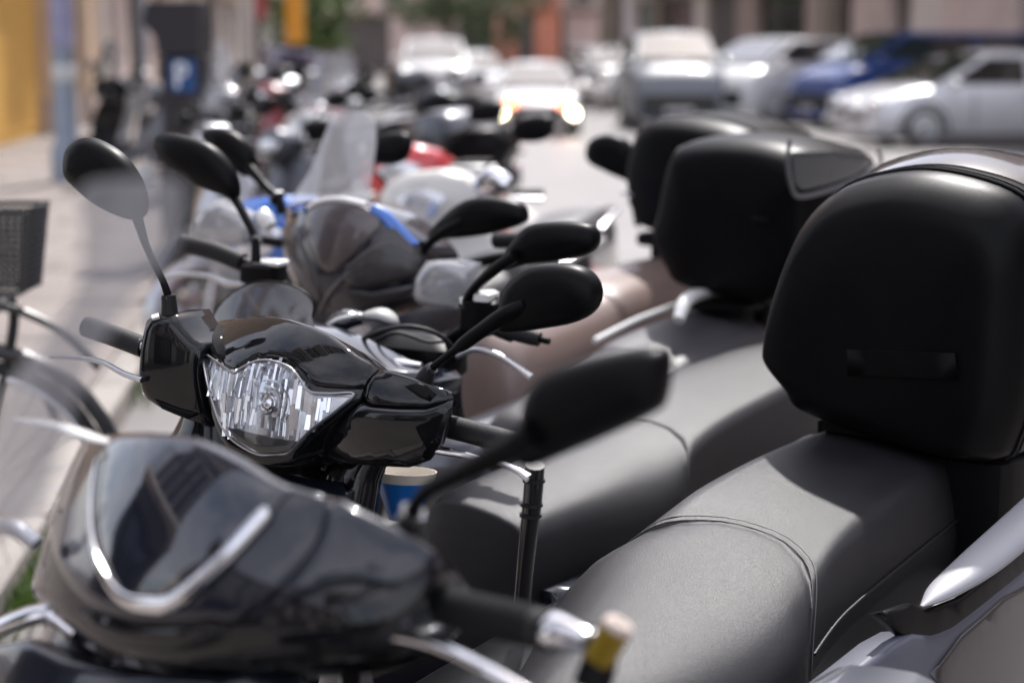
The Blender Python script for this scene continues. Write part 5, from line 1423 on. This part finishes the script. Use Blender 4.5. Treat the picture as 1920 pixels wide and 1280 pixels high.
# ---------------------------------------------------------------- bicycle at the left edge
BIKEM = mat('bicycle_black', (.02, .02, .021), .4)
bk = thing('bicycle', 'bicycle with a dark basket cut off by the left edge', 'bicycle', (-1.38, 4.45, 0))
wc = P(-30, 920, 4.45)
wr = .33
ZC = wr + .01
def bike_wheel(c):
    tv, tf = tube([c + V((cos(a) * wr, sin(a) * .12 * wr * 0, sin(a) * wr)) for a in [2 * pi * k / 40 for k in range(41)]], .019, 10, 1)
    w = mesh('wheel', tv, tf, TYRE, bk)
    rr = tube([c + V((cos(a) * (wr - .025), 0, sin(a) * (wr - .025))) for a in [2 * pi * k / 40 for k in range(41)]], .010, 8, 1)
    sp = [tube([c, c + V((cos(a) * (wr - .03), 0, sin(a) * (wr - .03)))], .0018, 5, 1) for a in [2 * pi * k / 24 for k in range(24)]]
    mesh('rim', *rr, ALU, w); mesh('spokes', *join(*sp), ALU, w)['kind'] = 'stuff'
    mesh('hub', *disc_lathe(c, (0, 1, 0), [(.02, -.04), (.02, .04)], 12), ALU, w)
c1 = V((wc.x, 4.45, ZC)); c2 = c1 + V((-1.05, .1, 0))
bike_wheel(c1); bike_wheel(c2)
fnd = tube([c1 + V((cos(a) * (wr + .045), 0, sin(a) * (wr + .045))) for a in [radians(10 + 10 * k) for k in range(15)]], .022, 8, 1, flat=1.0)
mesh('mudguard', *fnd, BIKEM, bk)
head = c1 + V((-.16, .01, .62))
mesh('frame', *join(tube([c1, c1 + V((-.06, 0, .3)), head], .014, 8, 3), tube([head, c2 + V((.42, 0, .1))], .018, 8, 1), tube([head + V((0, 0, -.08)), c2 + V((.42, 0, .0))], .018, 8, 1),
                    tube([c2 + V((.42, 0, -.04)), c2 + V((.30, 0, .50))], .016, 8, 1), tube([c2 + V((.42, 0, 0)), c2], .012, 8, 1), tube([c2 + V((.33, 0, .42)), c2], .010, 8, 1)), BIKEM, bk)
mesh('saddle', *box(c2 + V((.28, 0, .56)), .26, .16, .06, bev=.025), BIKEM, bk)
mesh('handlebar', *tube([head + V((-.06, -.30, .28)), head + V((.02, -.12, .26)), head + V((.02, .12, .26)), head + V((-.06, .30, .28))], .012, 8, 4), ALU, bk)
# basket: rims and a woven wire mesh
BSK = mat('basket_wire', (.035, .036, .036), .5)
bc = P(-25, 470, 4.45)
g = []
bt, bb_ = bc.z + .115, bc.z - .10
def brect(z, sc): return [V((bc.x + sx_ * .135 * sc, 4.45 + sy_ * .12 * sc, z)) for sx_, sy_ in ((-1, -1), (1, -1), (1, 1), (-1, 1))]
top_, bot_ = brect(bt, 1.0), brect(bb_, .82)
bsk = mesh('basket', *tube(top_ + [top_[0]], .007, 6, 1), BSK, bk)
mesh('basket_rim', *tube(bot_ + [bot_[0]], .006, 6, 1), BSK, bsk)
for i in range(4):
    a0, a1, b0, b1 = top_[i], top_[(i + 1) % 4], bot_[i], bot_[(i + 1) % 4]
    for k in range(15):
        t = k / 14
        g.append(tube([a0.lerp(a1, t), b0.lerp(b1, t)], .0035, 4, 1))
    for k in range(1, 13):
        t = k / 13
        g.append(tube([a0.lerp(b0, t), a1.lerp(b1, t)], .0035, 4, 1))
for k in range(10):
    g.append(tube([bot_[0].lerp(bot_[1], k / 9), bot_[3].lerp(bot_[2], k / 9)], .003, 4, 1))
mesh('basket_wires', *join(*g), BSK, bsk)['kind'] = 'stuff'
mesh('basket_bracket', *tube([V((bc.x, 4.45, bb_)), V((bc.x + .02, 4.45, bb_ - .05)), c1 + V((0, 0, wr + .06))], .01, 6, 2), BIKEM, bk)
mesh('carrier', *join(tube([P(-40, 575, 4.4), P(30, 580, 4.4), P(120, 625, 4.4), P(185, 690, 4.4)], .012, 8, 4), tube([P(20, 560, 4.45), P(26, 600, 4.45), P(10, 700, 4.45), P(-30, 920, 4.45)], .014, 8, 4), tube([P(-40, 640, 4.5), P(60, 700, 4.5), P(110, 800, 4.5)], .010, 8, 4)), BIKEM, bk)
mesh('basket_bracket', *box(V((bc.x - .0, 4.45, bb_ - .035)), .12, .10, .03, bev=.01), BIKEM, bk)

# weeds along the kerb
WEED = mat('weed_green', (.07, .14, .02), .6, col2=(.14, .22, .04), vscale=20)
rw = random.Random(3)
vs, fs = [], []
for (wx, wy, nb) in ((-1.42, 4.62, 260), (-1.36, 4.35, 160), (-1.72, 8.4, 160), (-1.80, 9.3, 220), (-1.66, 7.2, 80)):
    for k in range(nb):
        x, y = wx + rw.gauss(0, .05), wy + rw.gauss(0, .16)
        h_ = rw.uniform(.05, .13); an = rw.uniform(0, 6.28); le = rw.uniform(.01, .06)
        b = len(vs)
        vs += [V((x - .004, y, 0)), V((x + .004, y, 0)), V((x + cos(an) * le * .5 + .004, y + sin(an) * le * .5, h_ * .6)), V((x + cos(an) * le, y + sin(an) * le, h_)), V((x + cos(an) * le * .5 - .004, y + sin(an) * le * .5, h_ * .6))]
        fs.append((b, b + 1, b + 2, b + 3, b + 4))
wd = mesh('weeds', vs, fs, WEED, None, smooth=False)
tag(wd, 'green weeds growing along the kerb', 'weeds', kind='stuff')
